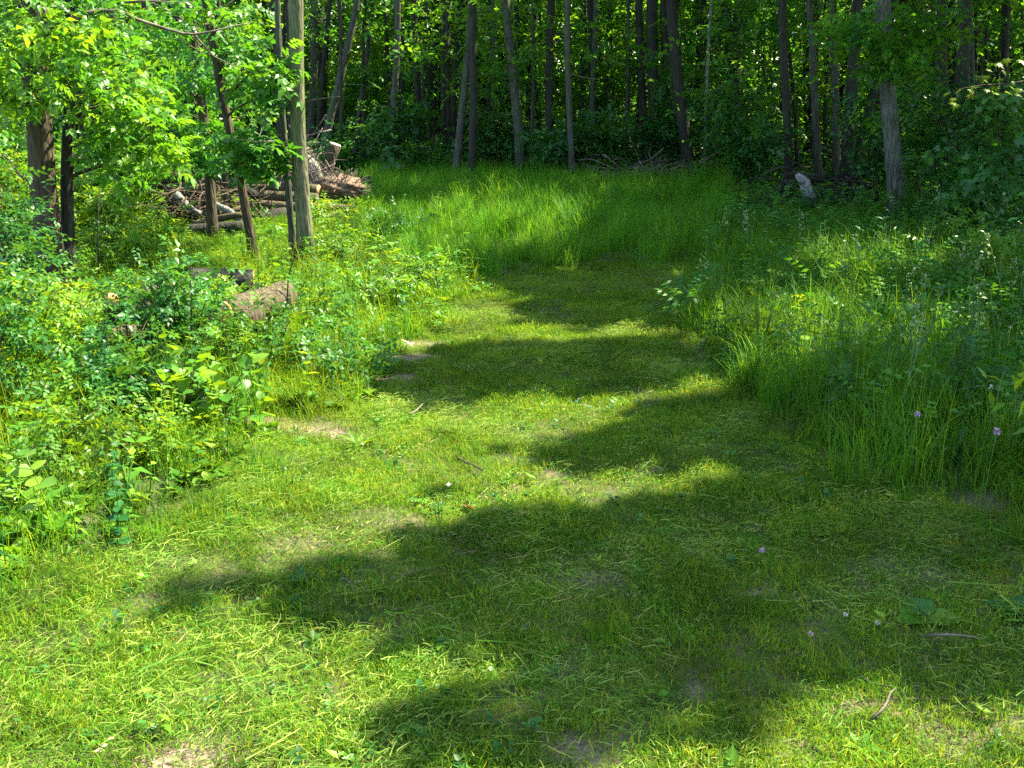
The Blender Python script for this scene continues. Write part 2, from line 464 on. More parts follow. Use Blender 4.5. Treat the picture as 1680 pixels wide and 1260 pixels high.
# ------------------------------------------------------------------ ground
SOIL = [(500, 700, .22, .08), (555, 712, .16, .06), (655, 618, .24, .07), (690, 585, .2, .07), (300, 1268, .15, .05), (960, 1258, .12, .035), (440, 690, .13, .06),
        (965, 945, .06, .03), (1240, 975, .07, .03), (1140, 1150, .05, .025), (690, 560, .2, .08), (1075, 770, .05, .03), (760, 1175, .04, .02), (1290, 1230, .06, .03)]
SOILP = [(*gp(u, v)[:2], a, b) for u, v, a, b in SOIL]
def soil(x, y):
    s = np.zeros_like(x)
    for (sx, sy, a, b) in SOILP:
        s = np.maximum(s, np.exp(-(((x - sx) / a) ** 2 + ((y - sy) / (b * 1.6)) ** 2)) * (1 + .45 * fnoise(x, y, 9.0, sx)))
    return s
gx = np.concatenate([[-260, -150, -90, -60, -45], np.arange(-36, -8, 1.0), np.arange(-8, 8, .08), np.arange(8, 36, 1.0), [45, 60, 90, 150, 260]])
gy = np.concatenate([[-60, -20, -8, -3], np.arange(0, 14, .08), np.arange(14, 30, .5), np.arange(30, 60, 2.0), [70, 90, 130, 200, 320]])
GX, GY = np.meshgrid(gx, gy)
GZ = gz(GX, GY) + np.where((np.abs(GX) < 8) & (GY < 14), .006 * fnoise(GX, GY, 9, 1) + .004 * fnoise(GX, GY, 23, 3), 0)
nx, ny = len(gx), len(gy)
idx = np.arange(nx * ny).reshape(ny, nx)
F = np.stack([idx[:-1, :-1], idx[:-1, 1:], idx[1:, 1:], idx[1:, :-1]], -1).reshape(-1, 4)
m, t, N, L = new_mat('ground')
geo = N.new('ShaderNodeNewGeometry')
a_ = N.new('ShaderNodeAttribute'); a_.attribute_name = 'tint'
n1 = N.new('ShaderNodeTexNoise'); n1.inputs['Scale'].default_value = 3.0; n1.inputs['Detail'].default_value = 8; L.new(geo.outputs['Position'], n1.inputs['Vector'])
n2 = N.new('ShaderNodeTexNoise'); n2.inputs['Scale'].default_value = 70; n2.inputs['Detail'].default_value = 4; L.new(geo.outputs['Position'], n2.inputs['Vector'])
r1 = N.new('ShaderNodeValToRGB'); L.new(n1.outputs[0], r1.inputs[0])
r1.color_ramp.elements[0].color = (.035, .05, .014, 1); r1.color_ramp.elements[0].position = .35
r1.color_ramp.elements[1].color = (.10, .085, .045, 1); r1.color_ramp.elements[1].position = .72
r2 = N.new('ShaderNodeValToRGB'); L.new(n2.outputs[0], r2.inputs[0])
r2.color_ramp.elements[0].color = (.07, .05, .032, 1); r2.color_ramp.elements[0].position = .35
r2.color_ramp.elements[1].color = (.27, .21, .14, 1); r2.color_ramp.elements[1].position = .65
mx = N.new('ShaderNodeMix'); mx.data_type = 'RGBA'
L.new(a_.outputs['Fac'], mx.inputs[0]); L.new(r1.outputs[0], mx.inputs[6]); L.new(r2.outputs[0], mx.inputs[7])
bp = N.new('ShaderNodeBump'); bp.inputs['Strength'].default_value = .8; bp.inputs['Distance'].default_value = .02; L.new(n2.outputs[0], bp.inputs['Height'])
pr = N.new('ShaderNodeBsdfPrincipled'); pr.inputs['Roughness'].default_value = .95; pr.inputs['Specular IOR Level'].default_value = .1
L.new(mx.outputs[2], pr.inputs['Base Color']); L.new(bp.outputs[0], pr.inputs['Normal'])
o = N.new('ShaderNodeOutputMaterial'); L.new(pr.outputs[0], o.inputs[0])
ground = part('ground', np.stack([GX, GY, GZ], -1).reshape(-1, 3), F, m, tint=np.clip(soil(GX, GY).ravel() * 1.5 - .2, 0, 1), smooth=True)
tag(ground, 'uneven brown and green earth under the grass and the woods', 'ground', kind='structure')

# ------------------------------------------------------------------ trees
def trunk_path(base, top, H, lean_keep=.6, n=16, wob=.012):
    base, top = np.array(base), np.array(top)
    d = (top - base); k = d[2]
    out = []
    ph = random.uniform(0, 6)
    for i in range(n):
        z = (H + .25) * (i / (n - 1)) - .25
        if z <= k: q = base + d * (z / k)
        else: q = top + d / k * lean_keep * (z - k) * np.array([1, 1, 0]) + np.array([0, 0, z - k])
        s = wob * min(1.0, max(0, z) / 1.0)
        q = q + np.array([math.sin(z * 1.1 + ph), math.cos(z * .8 + ph), 0]) * s * 3
        out.append(q)
    return out
NOCROWN = set()
TREES = []           # (empty, base xy) for handing out crowns
def path_at(path, z):
    for a, b in zip(path, path[1:]):
        if a[2] <= z <= b[2]:
            return a + (b - a) * ((z - a[2]) / (b[2] - a[2]))
    return path[-1]
def tree(name, label, cat, u, Y, utop, wpx, bark, H=12, group=None, v_top=0, sides=10, limbs=5, rough=.06, stubs=0):
    x0 = (u - 840) / FPX * (Y * cp + (CAM_H) * sp)
    base = np.array([x0, Y, float(gz(np.float64(x0), np.float64(Y)))])
    top = at(utop, v_top, Y + random.uniform(-.15, .15))
    r = wpx / 2 * Y / FPX
    e = empty(name, base, label, cat, group)
    p = trunk_path(base, top, H)
    n = len(p)
    zs = [max(0, q[2] - base[2]) for q in p]
    rads = [r * (1 - .62 * z / H) * (1 + .45 * math.exp(-z / .16)) for z in zs]
    tv = tube(p, rads, sides, rough, seed=random.uniform(0, 6))
    part('trunk', *tv[:2], bark, e, smooth=True)
    for i in range(limbs):
        z = random.uniform(max(3.2, .3 * H), H * .95)
        a = path_at(p, z)
        th = random.uniform(0, 2 * math.pi)
        l = random.uniform(1.0, 2.4)
        b = a + np.array([math.cos(th) * l, math.sin(th) * l, random.uniform(.5, 1.6)])
        rr = r * (1 - .62 * z / H) * .42
        lv = tube(bend(a, b, 5, -.05, .04), [rr, rr * .8, rr * .6, rr * .4, rr * .15], 5, .05)
        part('limb', *lv[:2], bark, e, smooth=True)
    for i in range(stubs):
        z = random.uniform(1.0, 3.6)
        a = path_at(p, z)
        th = random.uniform(0, 2 * math.pi)
        l = random.uniform(.25, .9)
        b = a + np.array([math.cos(th) * l, math.sin(th) * l, random.uniform(-.15, .35)])
        part('dead_branch', *tube(bend(a, b, 4, 0, .06), [.012, .009, .006, .002], 4)[:2], TWIG, e)
    TREES.append((e, base, p, H))
    return e, p
bgG = 'tree trunks along the edge of the woods'
D, B, G_, P_ = B_DARK, B_DARK, B_GREY, B_PALE
BG = [  # u base, depth, u top, width, bark, label
    (468, 24, 447, 18, D, 'dark trunk rising behind the slim mossy trees, left of the brush pile'),
    (506, 26, 518, 14, G_, 'grey trunk just right of the thick mossy tree'),
    (523, 23, 584, 13, G_, 'slanting grey trunk leaning right above the brush pile'),
    (528, 27, 526, 13, D, 'dark upright trunk crossed by the slanting grey trunk'),
    (580, 25, 610, 7, G_, 'very thin trunk leaning right, beyond the cut stump'),
    (640, 23, 652, 12, G_, 'straight grey trunk, first one standing behind the left end of the tall grass'),
    (662, 25, 655, 7, D, 'thin dark pole close right of a straight grey trunk'),
    (688, 24, 682, 11, D, 'dark trunk between the thin pole and the paired trunks'),
    (712, 30, 703, 10, D, 'distant dark trunk forming the left arm of a V'),
    (717, 30, 728, 9, D, 'distant dark trunk forming the right arm of a V'),
    (736, 23.5, 731, 15, D, 'thick dark trunk with a smaller trunk close on its right'),
    (748, 21.5, 772, 13, G_, 'grey trunk leaning slightly right at the back of the grass'),
    (772, 21, 779, 13, B, 'reddish brown trunk whose foot stands in the tall grass'),
    (801, 26, 804, 12, D, 'dark straight trunk right of the reddish brown trunk'),
    (818, 28, 826, 8, D, 'thin dark trunk in the gap left of a left-leaning trunk'),
    (855, 21.5, 832, 15, G_, 'grey brown trunk leaning left, middle of the wood edge'),
    (900, 22, 905, 14, D, 'straight dark trunk with bright leaves on both sides'),
    (938, 20.5, 932, 10, G_, 'slender grey trunk standing forward in the grass edge'),
    (956, 27, 958, 9, D, 'dark thin trunk behind the slender grey trunk'),
    (967, 25, 973, 9, G_, 'pale thin trunk beside the slender grey trunk'),
    (992, 29, 985, 8, D, 'thin leaning trunk above the pile of grey branches'),
    (1056, 24, 1050, 14, D, 'left one of two dark trunks grown close together'),
    (1074, 23.5, 1071, 20, D, 'right and thicker one of two dark trunks grown close together'),
    (1099, 25, 1092, 12, D, 'dark straight trunk between the close pair and a left-leaning trunk'),
    (1132, 21.5, 1100, 21, B, 'stout brown trunk leaning left behind fallen logs'),
    (1148, 26, 1150, 13, D, 'dark trunk right behind the stout brown leaning trunk'),
    (1155, 21.5, 1168, 6, P_, 'very thin pale trunk leaning right'),
    (1182, 28, 1175, 12, D, 'dark trunk hidden behind the thin pale one'),
    (1206, 25, 1213, 19, D, 'broad dark trunk among dark leaves right of the thin pale one'),
    (1293, 19.2, 1285, 14, B, 'brown trunk at the left end of the dark woody debris'),
    (1345, 20, 1325, 12, G_, 'grey trunk leaning left behind the bleached snag'),
    (1372, 20.3, 1365, 13, G_, 'grey trunk in the middle of the debris clump'),
    (1384, 19.6, 1410, 20, D, 'dark stout trunk leaning right out of the debris'),
    (1396, 20.8, 1468, 14, D, 'strongly slanting dark trunk at the right of the debris'),
    (1486, 22, 1482, 17, D, 'dark trunk half hidden by the big pale grey tree'),
    (1550, 18.5, 1547, 17, D, 'dark trunk, left one of the two behind the bright maple twig'),
    (1569, 17, 1582, 24, D, 'stout dark trunk, right one of the two behind the bright maple twig'),
    (1640, 24, 1655, 12, D, 'dark trunk near the right border behind leafy branches'),
    (248, 22, 240, 14, D, 'dark trunk deep behind the green leaves of the left trees'),
    (420, 26, 400, 12, D, 'dark trunk between the leaning slim tree and the mossy pair'),
]
for (u, Y, ut, wd, bk, lab) in BG:
    tree('tree', lab, 'tree', u, Y, ut, wd, bk, H=random.uniform(11, 14), group=bgG, stubs=2 if Y < 24 else 0)
# deep woods: thinner trunks nobody can tell apart
for i in range(150):
    Y = random.uniform(23.5, 42)
    u = random.uniform(-150, 1830)
    wd = random.uniform(.07, .22) * FPX / Y
    tree('tree', 'slim dark trunk deep in the woods, seen between nearer trunks', 'tree', u, Y, u + random.gauss(0, 16), wd,
         random.choice([D, D, B, G_]), H=random.uniform(10, 13), group='slim trunks deep in the woods', sides=6, limbs=2)
for i in range(60):
    Y = random.uniform(22.5, 31); u = random.uniform(430, 1700)
    tree('tree', 'slim dark trunk deep in the woods, seen between nearer trunks', 'tree', u, Y, u + random.gauss(0, 12), random.uniform(.06, .13) * FPX / Y, random.choice([D, D, G_]), H=random.uniform(9, 12), group='slim trunks deep in the woods', sides=6, limbs=1)
    NOCROWN.add(len(TREES) - 1)
n_bg = len(TREES)
bigpale, _ = tree('tree', 'pale grey barked tree standing forward at the right edge of the field', 'tree', 1472, 14.4, 1450, 27, B_MID, H=12, stubs=3, sides=14)
boxA, pA = tree('tree', 'thick rough barked trunk at the far left, larger of the twin stems', 'tree', 92, 9.0, 66, 42, B_BROWN, H=9, v_top=100, sides=16, rough=.12, limbs=6)
boxB, pB = tree('tree', 'darker narrow stem pressed against the thick trunk at the far left', 'tree', 115, 9.15, 114, 21, B_DARK, H=9, v_top=100, sides=12, limbs=4)
s1, ps1 = tree('tree', 'thin brown tree in front of the log pile, upright stem', 'tree', 349, 12.6, 322, 17, B_BROWN, H=8, v_top=60, limbs=4, stubs=4)
s2, ps2 = tree('tree', 'thin brown tree with a left-leaning crooked stem', 'tree', 418, 10.9, 343, 15, B_BROWN, H=8, limbs=4, stubs=4)
s3, ps3 = tree('tree', 'very slim grey stem close to the thick mossy tree', 'tree', 481, 10.7, 460, 11, B_GREY, H=9, limbs=3, stubs=2)
s4, ps4 = tree('tree', 'straight smooth tree with mossy green grey bark, lit on its right side', 'tree', 503, 10.6, 487, 26, B_GREEN, H=11, limbs=4, sides=18, stubs=2, rough=.06)
s5, ps5 = tree('tree', 'slim trunk between the twin stems and the log pile, half hidden by leaves', 'tree', 194, 14.5, 186, 14, B_BROWN, H=8, limbs=4)
s6, ps6 = tree('tree', 'slim trunk behind the leaves above the log pile', 'tree', 372, 15, 352, 14, B_DARK, H=8, limbs=4)
s7, ps7 = tree('tree', 'dark trunk at the far left rim behind the twin stems', 'tree', 45, 14, 40, 20, B_DARK, H=8, limbs=4)
# trees right of the view whose shade falls over the path
OFF = [(11.8, 7.0, .16), (11.6, 10.4, .14), (11.4, 4.4, .15), (13.5, 8.8, .18), (12.5, 13.5, .16), (15.5, 11.0, .17), (11.8, 16.2, .15), (12.2, 2.4, .12)]
for (x, y, r) in OFF:
    u = 840 + FPX * x / (y * cp + CAM_H * sp)
    tree('tree', 'shady tree beyond the right side of the clearing', 'tree', u, y, u + random.uniform(-60, 60) , r * 2 * FPX / y, B_GREY, H=11, group='trees right of the clearing', v_top=-400)

for k_, (e_, b_, p_, h_) in enumerate(TREES):
    if e_.get('group', '') == 'slim trunks deep in the woods':
        uu = project(b_)[0]
        wh = 'behind the log pile and the left trees' if uu < 600 else 'behind the middle of the field' if uu < 1150 else 'behind the right thicket'
        e_['label'] = 'slim dark trunk deep in the woods ' + wh
        e_['group'] = 'slim trunks ' + wh
# ---- the canopy: thick where the photograph's ground lies in shade
def canopy(n, x0, x1, y0, y1, hmin, hmax, size, fine):
    x = rng.uniform(x0, x1, n); y = rng.uniform(y0, y1, n)
    k = rng.random(n) < shade_density(x, y)
    x, y = x[k], y[k]
    h = rng.uniform(hmin, hmax, len(x))
    P = np.stack([x + SD[0] * COT * h, y + SD[1] * COT * h, h], -1)
    s = size * rng.uniform(.7, 1.25, len(x))
    return P, s
nearP, nearS = canopy(72000, -6, 9, 1.5, 16, 5.5, 9.5, .21, True)
farP, farS = canopy(80000, -26, 34, 14, 60, 7.5, 14, .62, False)
BROAD = (np.array([(0, 0, 0), (.42, .3, .06), (.3, .75, .04), (0, 1, -.06), (-.3, .75, .04), (-.42, .3, .06)], float),
         np.array([(0, 1, 2), (0, 2, 3), (0, 3, 4), (0, 4, 5)]))
allP = np.concatenate([nearP, farP]); allS = np.concatenate([nearS, farS])
cx = np.array([[t[1][0] + (t[2][-1][0] - t[1][0]) * .8, t[1][1]] for t in TREES])
own = np.zeros(len(allP), int); best = np.full(len(allP), 1e9)
for i in range(len(TREES)):
    if n_bg <= i < n_bg + 9 and i != n_bg: continue
    d = (allP[:, 0] - cx[i, 0]) ** 2 + (allP[:, 1] - cx[i, 1]) ** 2
    m_ = d < best
    own[m_] = i; best[m_] = d[m_]

# ---- foliage per tree: unseen canopy leaves shaped to cast the shade, visible low limbs
for i, (e, base, path, H) in enumerate(TREES):
    lst = []
    m_ = own == i
    if m_.any():
        k = int(m_.sum())
        lst.append(replicate(BROAD, allP[m_], rotm(rng.uniform(0, 6.28, k), rng.normal(0, .45, k), rng.normal(0, .45, k)), allS[m_]))
    if (i < n_bg or i == n_bg) and i not in NOCROWN:
        far = base[1] > 28
        zmax = CAM_H + .1 * base[1] + 1.2
        cs = []
        for _ in range(5 if not far else 8):
            z = random.uniform(1.6 if not far else .8, zmax)
            th = random.uniform(0, 6.28); rr = random.uniform(.3, 2.2)
            dy = .3 + 1.4 * abs(math.sin(th) * rr) if not far else math.sin(th) * rr
            cs.append((base[0] + math.cos(th) * rr, base[1] + dy, z, random.uniform(.5, 1.2)))
        P, T = pads(cs, 26 if not far else 34)
        lst.append(cloud(SPR_FAR, P, .34 if not far else .42, tints=T))
    if lst:
        v, f, tt = join(lst)
        part('crown', v, f, L_FOR, e, tint=tt, kind='stuff')

# far wall of the woods
n = 36000
x = rng.uniform(-48, 48, n); y = rng.uniform(42, 62, n); z = rng.uniform(0, 11.5, n) ** 1.0
z = z + fnoise(x, y, .8, 4) * .8
P = np.stack([x, y, np.clip(z, .1, 13)], -1)
v, f, tt = cloud(SPR_FAR, P, .95, tints=np.clip(.5 + .35 * fnoise(x, z * 2, 1.0, 3) + rng.normal(0, .12, n), 0, 1))
wood = part('distant_woods', v, f, L_FOR, tint=tt)
tag(wood, 'dense green leafy woods closing the view far behind the trunks', 'woods', kind='stuff')

# ---- understory saplings and shrubs: things with stems and leaves
def shrub(name, label, u, v_or_Y, H, Rr, n, tpls, size, mat, group=None, cat='shrub', stemmat=None, nst=5, lowz=.1, padr=.28, leg=False, Y=None, pad_n=None):
    if Y is None: b = gp(u, v_or_Y); 
    else: b = np.array([(u - 840) / FPX * (Y * cp + CAM_H * sp), Y, 0.])
    b[2] = float(gz(b[0], b[1]))
    e = empty(name, b, label, cat, group)
    lst = []; cs = []
    for i in range(nst):
        th = 6.28 * i / nst + random.uniform(-.5, .5); rr = random.uniform(.2, 1) * Rr
        tip = b + np.array([math.cos(th) * rr, math.sin(th) * rr, H * random.uniform(.7, 1)])
        pth = bend(b - np.array([0, 0, .05]), tip, 6, -.03, .05)
        r0 = .006 + .006 * H
        lst.append(tube(pth, [r0, r0 * .85, r0 * .7, r0 * .5, r0 * .35, r0 * .15], 5))
        for q in (2, 3, 4, 5):
            if pth[q][2] - b[2] > lowz * H:
                cs.append((*pth[q], padr * random.uniform(.6, 1.3)))
                cs.append((*(pth[q] + rng.normal(0, .5 * padr, 3)), padr * random.uniform(.5, 1.)))
    vv, ff, tt = join(lst)
    part('stem', vv, ff, stemmat or B_BROWN, e)
    P, T = pads(cs, n / len(cs), .3)
    v, f, tt = cloud(tpls, P, size, tints=T)
    part('foliage', v, f, mat, e, tint=tt, kind='stuff')
    return e
# deep understory
for i in range(45):
    Y = random.uniform(25, 40); u = random.uniform(-100, 1780)
    wh = 'behind the left trees' if u < 600 else 'behind the middle of the field' if u < 1150 else 'behind the right thicket'
    if Y < 24 and 560 < u < 1250 and random.random() < .5: continue
    shrub('sapling', 'leafy sapling in the shade of the woods ' + wh, u, 0, random.uniform(1.2, 3.4), random.uniform(.5, 1.1), 150, SPR_FAR, .33, L_FOR if i % 2 else L_UND,
          group='saplings ' + wh, cat='sapling', padr=.5, Y=Y, nst=4, lowz=.05)
UND = [(560, 22.3, .9, 'low bright leafy sapling right of the leaning cut stump'), (705, 22.5, .8, 'small light green sapling at the foot of the dark trunks'),
       (915, 21.2, 1.2, 'sapling with bright leaf layers left of the slender grey trunk'), (985, 21.5, 1.3, 'sapling with bright leaf layers right of the slender grey trunk'),
       (1095, 22.0, 1.5, 'bushy sapling above the fallen logs'), (1120, 22.8, 2.2, 'tall leafy sapling behind the stout brown trunk'),
       (1215, 21.0, 1.9, 'dark leafy sapling left of the debris clump'), (1235, 19.8, 1.2, 'low sapling touching the debris clump'),
       (1430, 18.6, 1.6, 'spreading sapling left of the pale grey tree'), (1510, 17.0, 1.8, 'sapling with shiny leaves right of the pale grey tree'),
       (1610, 15.5, 2.0, 'leafy sapling right of the stout dark trunk'), (1660, 13.5, 2.2, 'big leaved sapling at the right border'),
       (1600, 13.0, 1.1, 'low sapling with pale leaves near the right border'),
       (640, 22.8, 1.6, 'dark leafy sapling behind the left end of the field'), (820, 23, 1.4, 'sapling in the gap between two middle trunks')]
for (u, Y, H, lab) in UND:
    shrub('sapling', lab, u, 0, H, .35 + .28 * H, 170 + 130 * H, SPR_MAPLE if u > 1400 else SPR_FAR, .3, L_UND, cat='sapling', padr=.38, Y=Y, group='saplings at the edge of the woods')

# ---- near left trees: foliage of compound leaves, placed as in the picture (u, v, depth, radius)
def crown_px(tree_e, lst, n_each, mat=L_BOX, size=.195, tpls=COMPOUND, flat=.3, path=None):
    cs = []
    for (u, v, Y, r) in lst:
        c = at(u, v, Y); cs.append((*c, r))
    P, T = pads(cs, n_each * 1.35, flat)
    v, f, tt = cloud(tpls, P, size, tints=T, pitch=R(30))
    part('leaf_cluster', v, f, mat, tree_e, tint=tt, kind='stuff')
    if path is not None:
        bl = []
        for c in cs:
            a = path_at(path, max(.6, min(c[2] - .25, path[-1][2] - .3)))
            rr = .014 + .01 * random.random()
            bl.append(tube(bend(a, np.array(c[:3]), 5, -.06, .04), [rr, rr * .8, rr * .6, rr * .4, rr * .2], 5)[:2])
        for b in bl:
            part('branch', *b, TWIG if random.random() < .3 else B_BROWN, tree_e)
crown_px(boxA, [(20, 20, 8.6, .45), (70, 60, 8.3, .45), (10, 90, 8.8, .4), (40, 140, 8.2, .4), (110, 30, 8.2, .4), (120, 120, 8.2, .35), (-30, 50, 8.4, .5),
                (150, 80, 8.6, .35), (30, 140, 8.7, .3), (-20, 150, 8.7, .4), (100, -60, 8.4, .6), (0, -80, 8.6, .6), (20, 190, 10.6, .35), (-40, 250, 10.8, .45)], 27, path=pA)
crown_px(boxB, [(180, 150, 8.6, .33), (215, 190, 8.5, .33), (180, 200, 8.9, .3), (235, 225, 8.6, .3), (195, 240, 8.8, .28), (170, 245, 9.8, .25),
                (240, 150, 9.2, .3), (210, 100, 9.5, .32), (265, 245, 9.0, .22), (150, 20, 9.2, .4)], 30, path=pB, mat=L_BOX)
crown_px(s1, [(290, 30, 12.3, .45), (330, 15, 12.2, .4), (270, 80, 12.4, .4), (320, 110, 12.2, .35), (300, 150, 12.8, .35), (250, 130, 12.8, .35), (345, 215, 12, .35),
              (330, 250, 12.0, .33), (310, 225, 12.4, .3), (370, 260, 11.8, .28)], 34, path=ps1)
crown_px(s2, [(420, 80, 10.4, .26), (445, 115, 10.3, .24), (400, 130, 10.4, .26), (450, 150, 10.4, .2), (385, 75, 10.7, .25), (395, 225, 10.5, .27), (430, 235, 10.4, .24),
              (375, 240, 10.5, .27), (410, 265, 10.5, .25), (350, 120, 11.2, .3), (440, 255, 10.4, .2), (375, 20, 10.8, .3)], 34, path=ps2)
crown_px(s5, [(190, 60, 14.2, .5), (230, 20, 14.2, .6), (160, 100, 14.8, .5), (225, 280, 14.0, .4), (180, 270, 14.4, .4), (250, 60, 15, .5), (210, 150, 15, .5), (150, 250, 14.5, .5), (160, 300, 14.5, .4)], 46, path=ps5)
crown_px(s6, [(370, 50, 15, .5), (400, 10, 15, .5), (330, 90, 15.5, .5), (420, 180, 15.5, .4), (300, 190, 15.5, .45), (380, 170, 15.5, .5), (280, 250, 15.5, .5)], 40, path=ps6)
crown_px(s7, [(20, 100, 13, .6), (60, 220, 13, .5), (10, 240, 12.5, .6), (20, 300, 12.0, .5), (60, 20, 14, .7), (-40, 180, 12, .7), (90, 280, 14, .5)], 46, path=ps7)
crown_px(bigpale, [(1420, 60, 13.8, .28), (1450, 80, 13.9, .28), (1490, 60, 14.2, .35), (1475, 100, 14, .25), (1410, 30, 14, .35), (1510, 30, 14.4, .4)], 30, mat=L_FOR, tpls=SPR_MAPLE, size=.32)
# bare crooked branch reaching right from the left trees
def br(e, pts, Y, r0, mat=TWIG, name='bare_branch'):
    P = [at(u, v, Y + k * .05) for k, (u, v) in enumerate(pts)]
    part(name, *tube(P, [r0 * (1 - .8 * i / (len(P) - 1)) for i in range(len(P))], 6, .05)[:2], mat, e)
br(boxB, [(118, 40), (138, 22), (165, 17), (200, 18), (225, 32), (262, 44), (300, 55), (318, 56), (345, 52), (372, 46), (392, 41), (410, 38)], 8.9, .02)
br(boxB, [(318, 57), (335, 75), (350, 92), (372, 103), (398, 112)], 9.4, .012)
br(boxB, [(205, 4), (250, 2), (305, 4)], 9.0, .012)
br(boxA, [(70, 305), (85, 318), (100, 322)], 8.6, .006); br(boxA, [(66, 350), (84, 330), (100, 320)], 8.6, .005); br(boxA, [(68, 352), (84, 356), (100, 354)], 8.6, .006)
for i in range(3):
    br(boxA, [(52 + i * 14, 470 + i * 4), (40 + i * 22, 500), (30 + i * 30, 540 - i * 5)], 8.6, .008)

# ---- bright maple twig hanging in from the right
mt = empty('maple_branch', at(1720, 120, 10.5), 'sunlit yellow green maple twig hanging in from the right border', 'branch')
mb = at(1720, 120, 10.5)
pp = [at(u, v, 10.4) for u, v in ((1730, 118), (1690, 132), (1650, 138), (1610, 140), (1575, 146), (1558, 158))]
part('twig', *tube(pp, [.012, .01, .008, .006, .004, .002], 5)[:2], B_BROWN, mt)
LEAFPX = [(1556, 150), (1566, 158), (1576, 146), (1572, 168), (1590, 142), (1604, 138), (1618, 144), (1630, 138), (1645, 148), (1655, 140), (1640, 128), (1622, 120), (1610, 128),
          (1628, 150), (1662, 152), (1598, 152), (1616, 112), (1632, 100), (1645, 112), (1660, 130), (1675, 142), (1672, 95), (1650, 92), (1560, 166), (1586, 156)]
lv0 = None
for i, (u, v) in enumerate(LEAFPX):
    c = at(u, v, 10.4 + random.uniform(-.12, .12))
    V, F_, T_ = replicate(MAPLE, c[None], rotm(np.array([random.uniform(2, 4.2)]), np.array([random.uniform(-.9, -.3)]), np.array([random.uniform(-.4, .4)])), np.array([random.uniform(.085, .13)]))
    part('leaf', V, F_, L_MAP, mt, tint=T_)
mt2 = empty('maple_branch', at(1720, 260, 11.5), 'leafy shaded maple branch low at the right border', 'branch')
part('twig', *tube([at(u, v, 11.5) for u, v in ((1740, 250), (1690, 255), (1640, 262), (1610, 275))], [.012, .009, .006, .002], 5)[:2], B_BROWN, mt2)
P, T = pads([(*at(u, v, 11.5), .3) for u, v in ((1660, 255), (1620, 270), (1690, 240), (1650, 300), (1690, 310), (1640, 345), (1680, 350))], 11)
v, f, tt = cloud(SPR_MAPLE, P, .34, tints=T)
part('leaves', v, f, L_UND, mt2, tint=tt, kind='stuff')

# ------------------------------------------------------------------ wood piles
def log(label, a, b, r0, r1, bark=B_LOG, cut=None, cut_end='a', group=None, name='log', wob=.01, rough=.035, n=9, sides=12):
    a, b = np.asarray(a, float), np.asarray(b, float)
    e = empty(name, a, label, 'log', group)
    pth = bend(a, b, n, 0, wob)
    part('bark', *tube(pth, [r0 + (r1 - r0) * i / (n - 1) for i in range(n)], sides, rough)[:2], bark, e, smooth=True)
    if cut:
        for w_ in cut_end:
            c, d, r = (a, a - b, r0) if w_ == 'a' else (b, b - a, r1)
            d = d / np.linalg.norm(d)
            V, F_, _ = tube([c, c + d * .012], [r * .97, r * .93], sides, .04)
            part('cut_face', V, F_, cut, e)
    return e
pg = 'logs of the pile under the left trees'
def A(u, v, Y): return at(u, v, Y)
log('upper straight log of the pile behind the mossy tree', A(432, 308, 15.2), A(522, 312, 15.0), .085, .08, cut=CUT, cut_end='b', group=pg)
log('second straight log from the top, crossing behind the mossy tree', A(428, 322, 15.0), A(520, 326, 14.8), .09, .08, group=pg)
log('third log, pale and long, running right towards the field', A(425, 336, 14.8), A(580, 342, 14.6), .07, .055, cut=CUTPALE, cut_end='b', group=pg)
log('dark lowest log left of the slim grey stem', A(398, 366, 14.0), A(468, 350, 14.4), .1, .09, bark=B_DARK, cut=CUTPALE, cut_end='a', group=pg)
log('thick dark log behind the thin brown tree', A(272, 322, 14.8), A(400, 300, 15.2), .16, .13, bark=B_BROWN, group=pg)
log('pale crooked limb slanting down left of the thin brown tree', A(290, 320, 13.6), A(328, 350, 13.4), .055, .04, bark=B_PALE, wob=.05, group=pg)
log('pale lower limb lying under the thin brown tree', A(318, 368, 13.2), A(398, 352, 13.0), .05, .04, bark=B_LOG, wob=.04, group=pg)
log('crossed grey limb in the middle of the pile', A(345, 328, 13.4), A(392, 362, 13.0), .05, .035, bark=B_PALE, wob=.04, group=pg)
log('short limb crossing the grey limb', A(340, 355, 13.1), A(395, 340, 13.4), .035, .03, bark=B_LOG, wob=.05, group=pg)
log('dark log at the bottom of the pile', A(310, 380, 12.9), A(400, 372, 12.9), .09, .08, bark=B_DARK, group=pg)
log('mossy log hidden behind leaves at the left end of the pile', A(250, 300, 15.5), A(330, 285, 15.6), .14, .12, bark=B_LOG, group=pg)
log('slanting log right of the leaning thin tree', A(385, 298, 14.6), A(420, 322, 14.2), .08, .06, bark=B_DARK, group=pg)
log('mossy log end resting below the root mass', A(560, 352, 14.3), A(500, 372, 14.0), .07, .07, bark=B_LOG, group=pg)
# leaning cut stump with pale top
e = empty('cut_stump', A(530, 300, 16), 'leaning cut stump with a pale sawn top behind the root mass', 'stump')
b0, b1 = A(530, 305, 16), A(550, 238, 16)
part('bark', *tube(bend(b0, b1, 6, 0, .02), [.13, .11, .1, .095, .09, .095], 12, .12)[:2], B_BROWN, e, smooth=True)
d = (b1 - b0) / np.linalg.norm(b1 - b0)
part('cut_face', *tube([b1, b1 + d * .02], [.092, .085], 12, .05)[:2], CUTPALE, e)
e = empty('stump', A(512, 312, 15.6), 'rounded grey weathered stump just right of the mossy tree', 'stump')
part('wood', *tube(bend(A(520, 318, 15.6), A(504, 254, 15.7), 8, 0, .03), [.2, .19, .18, .16, .15, .13, .09, .02], 14, .16)[:2], B_PALE, e, smooth=True)
e = empty('stump', A(601, 310, 18), 'small dark stump at the left end of the tall grass', 'stump')
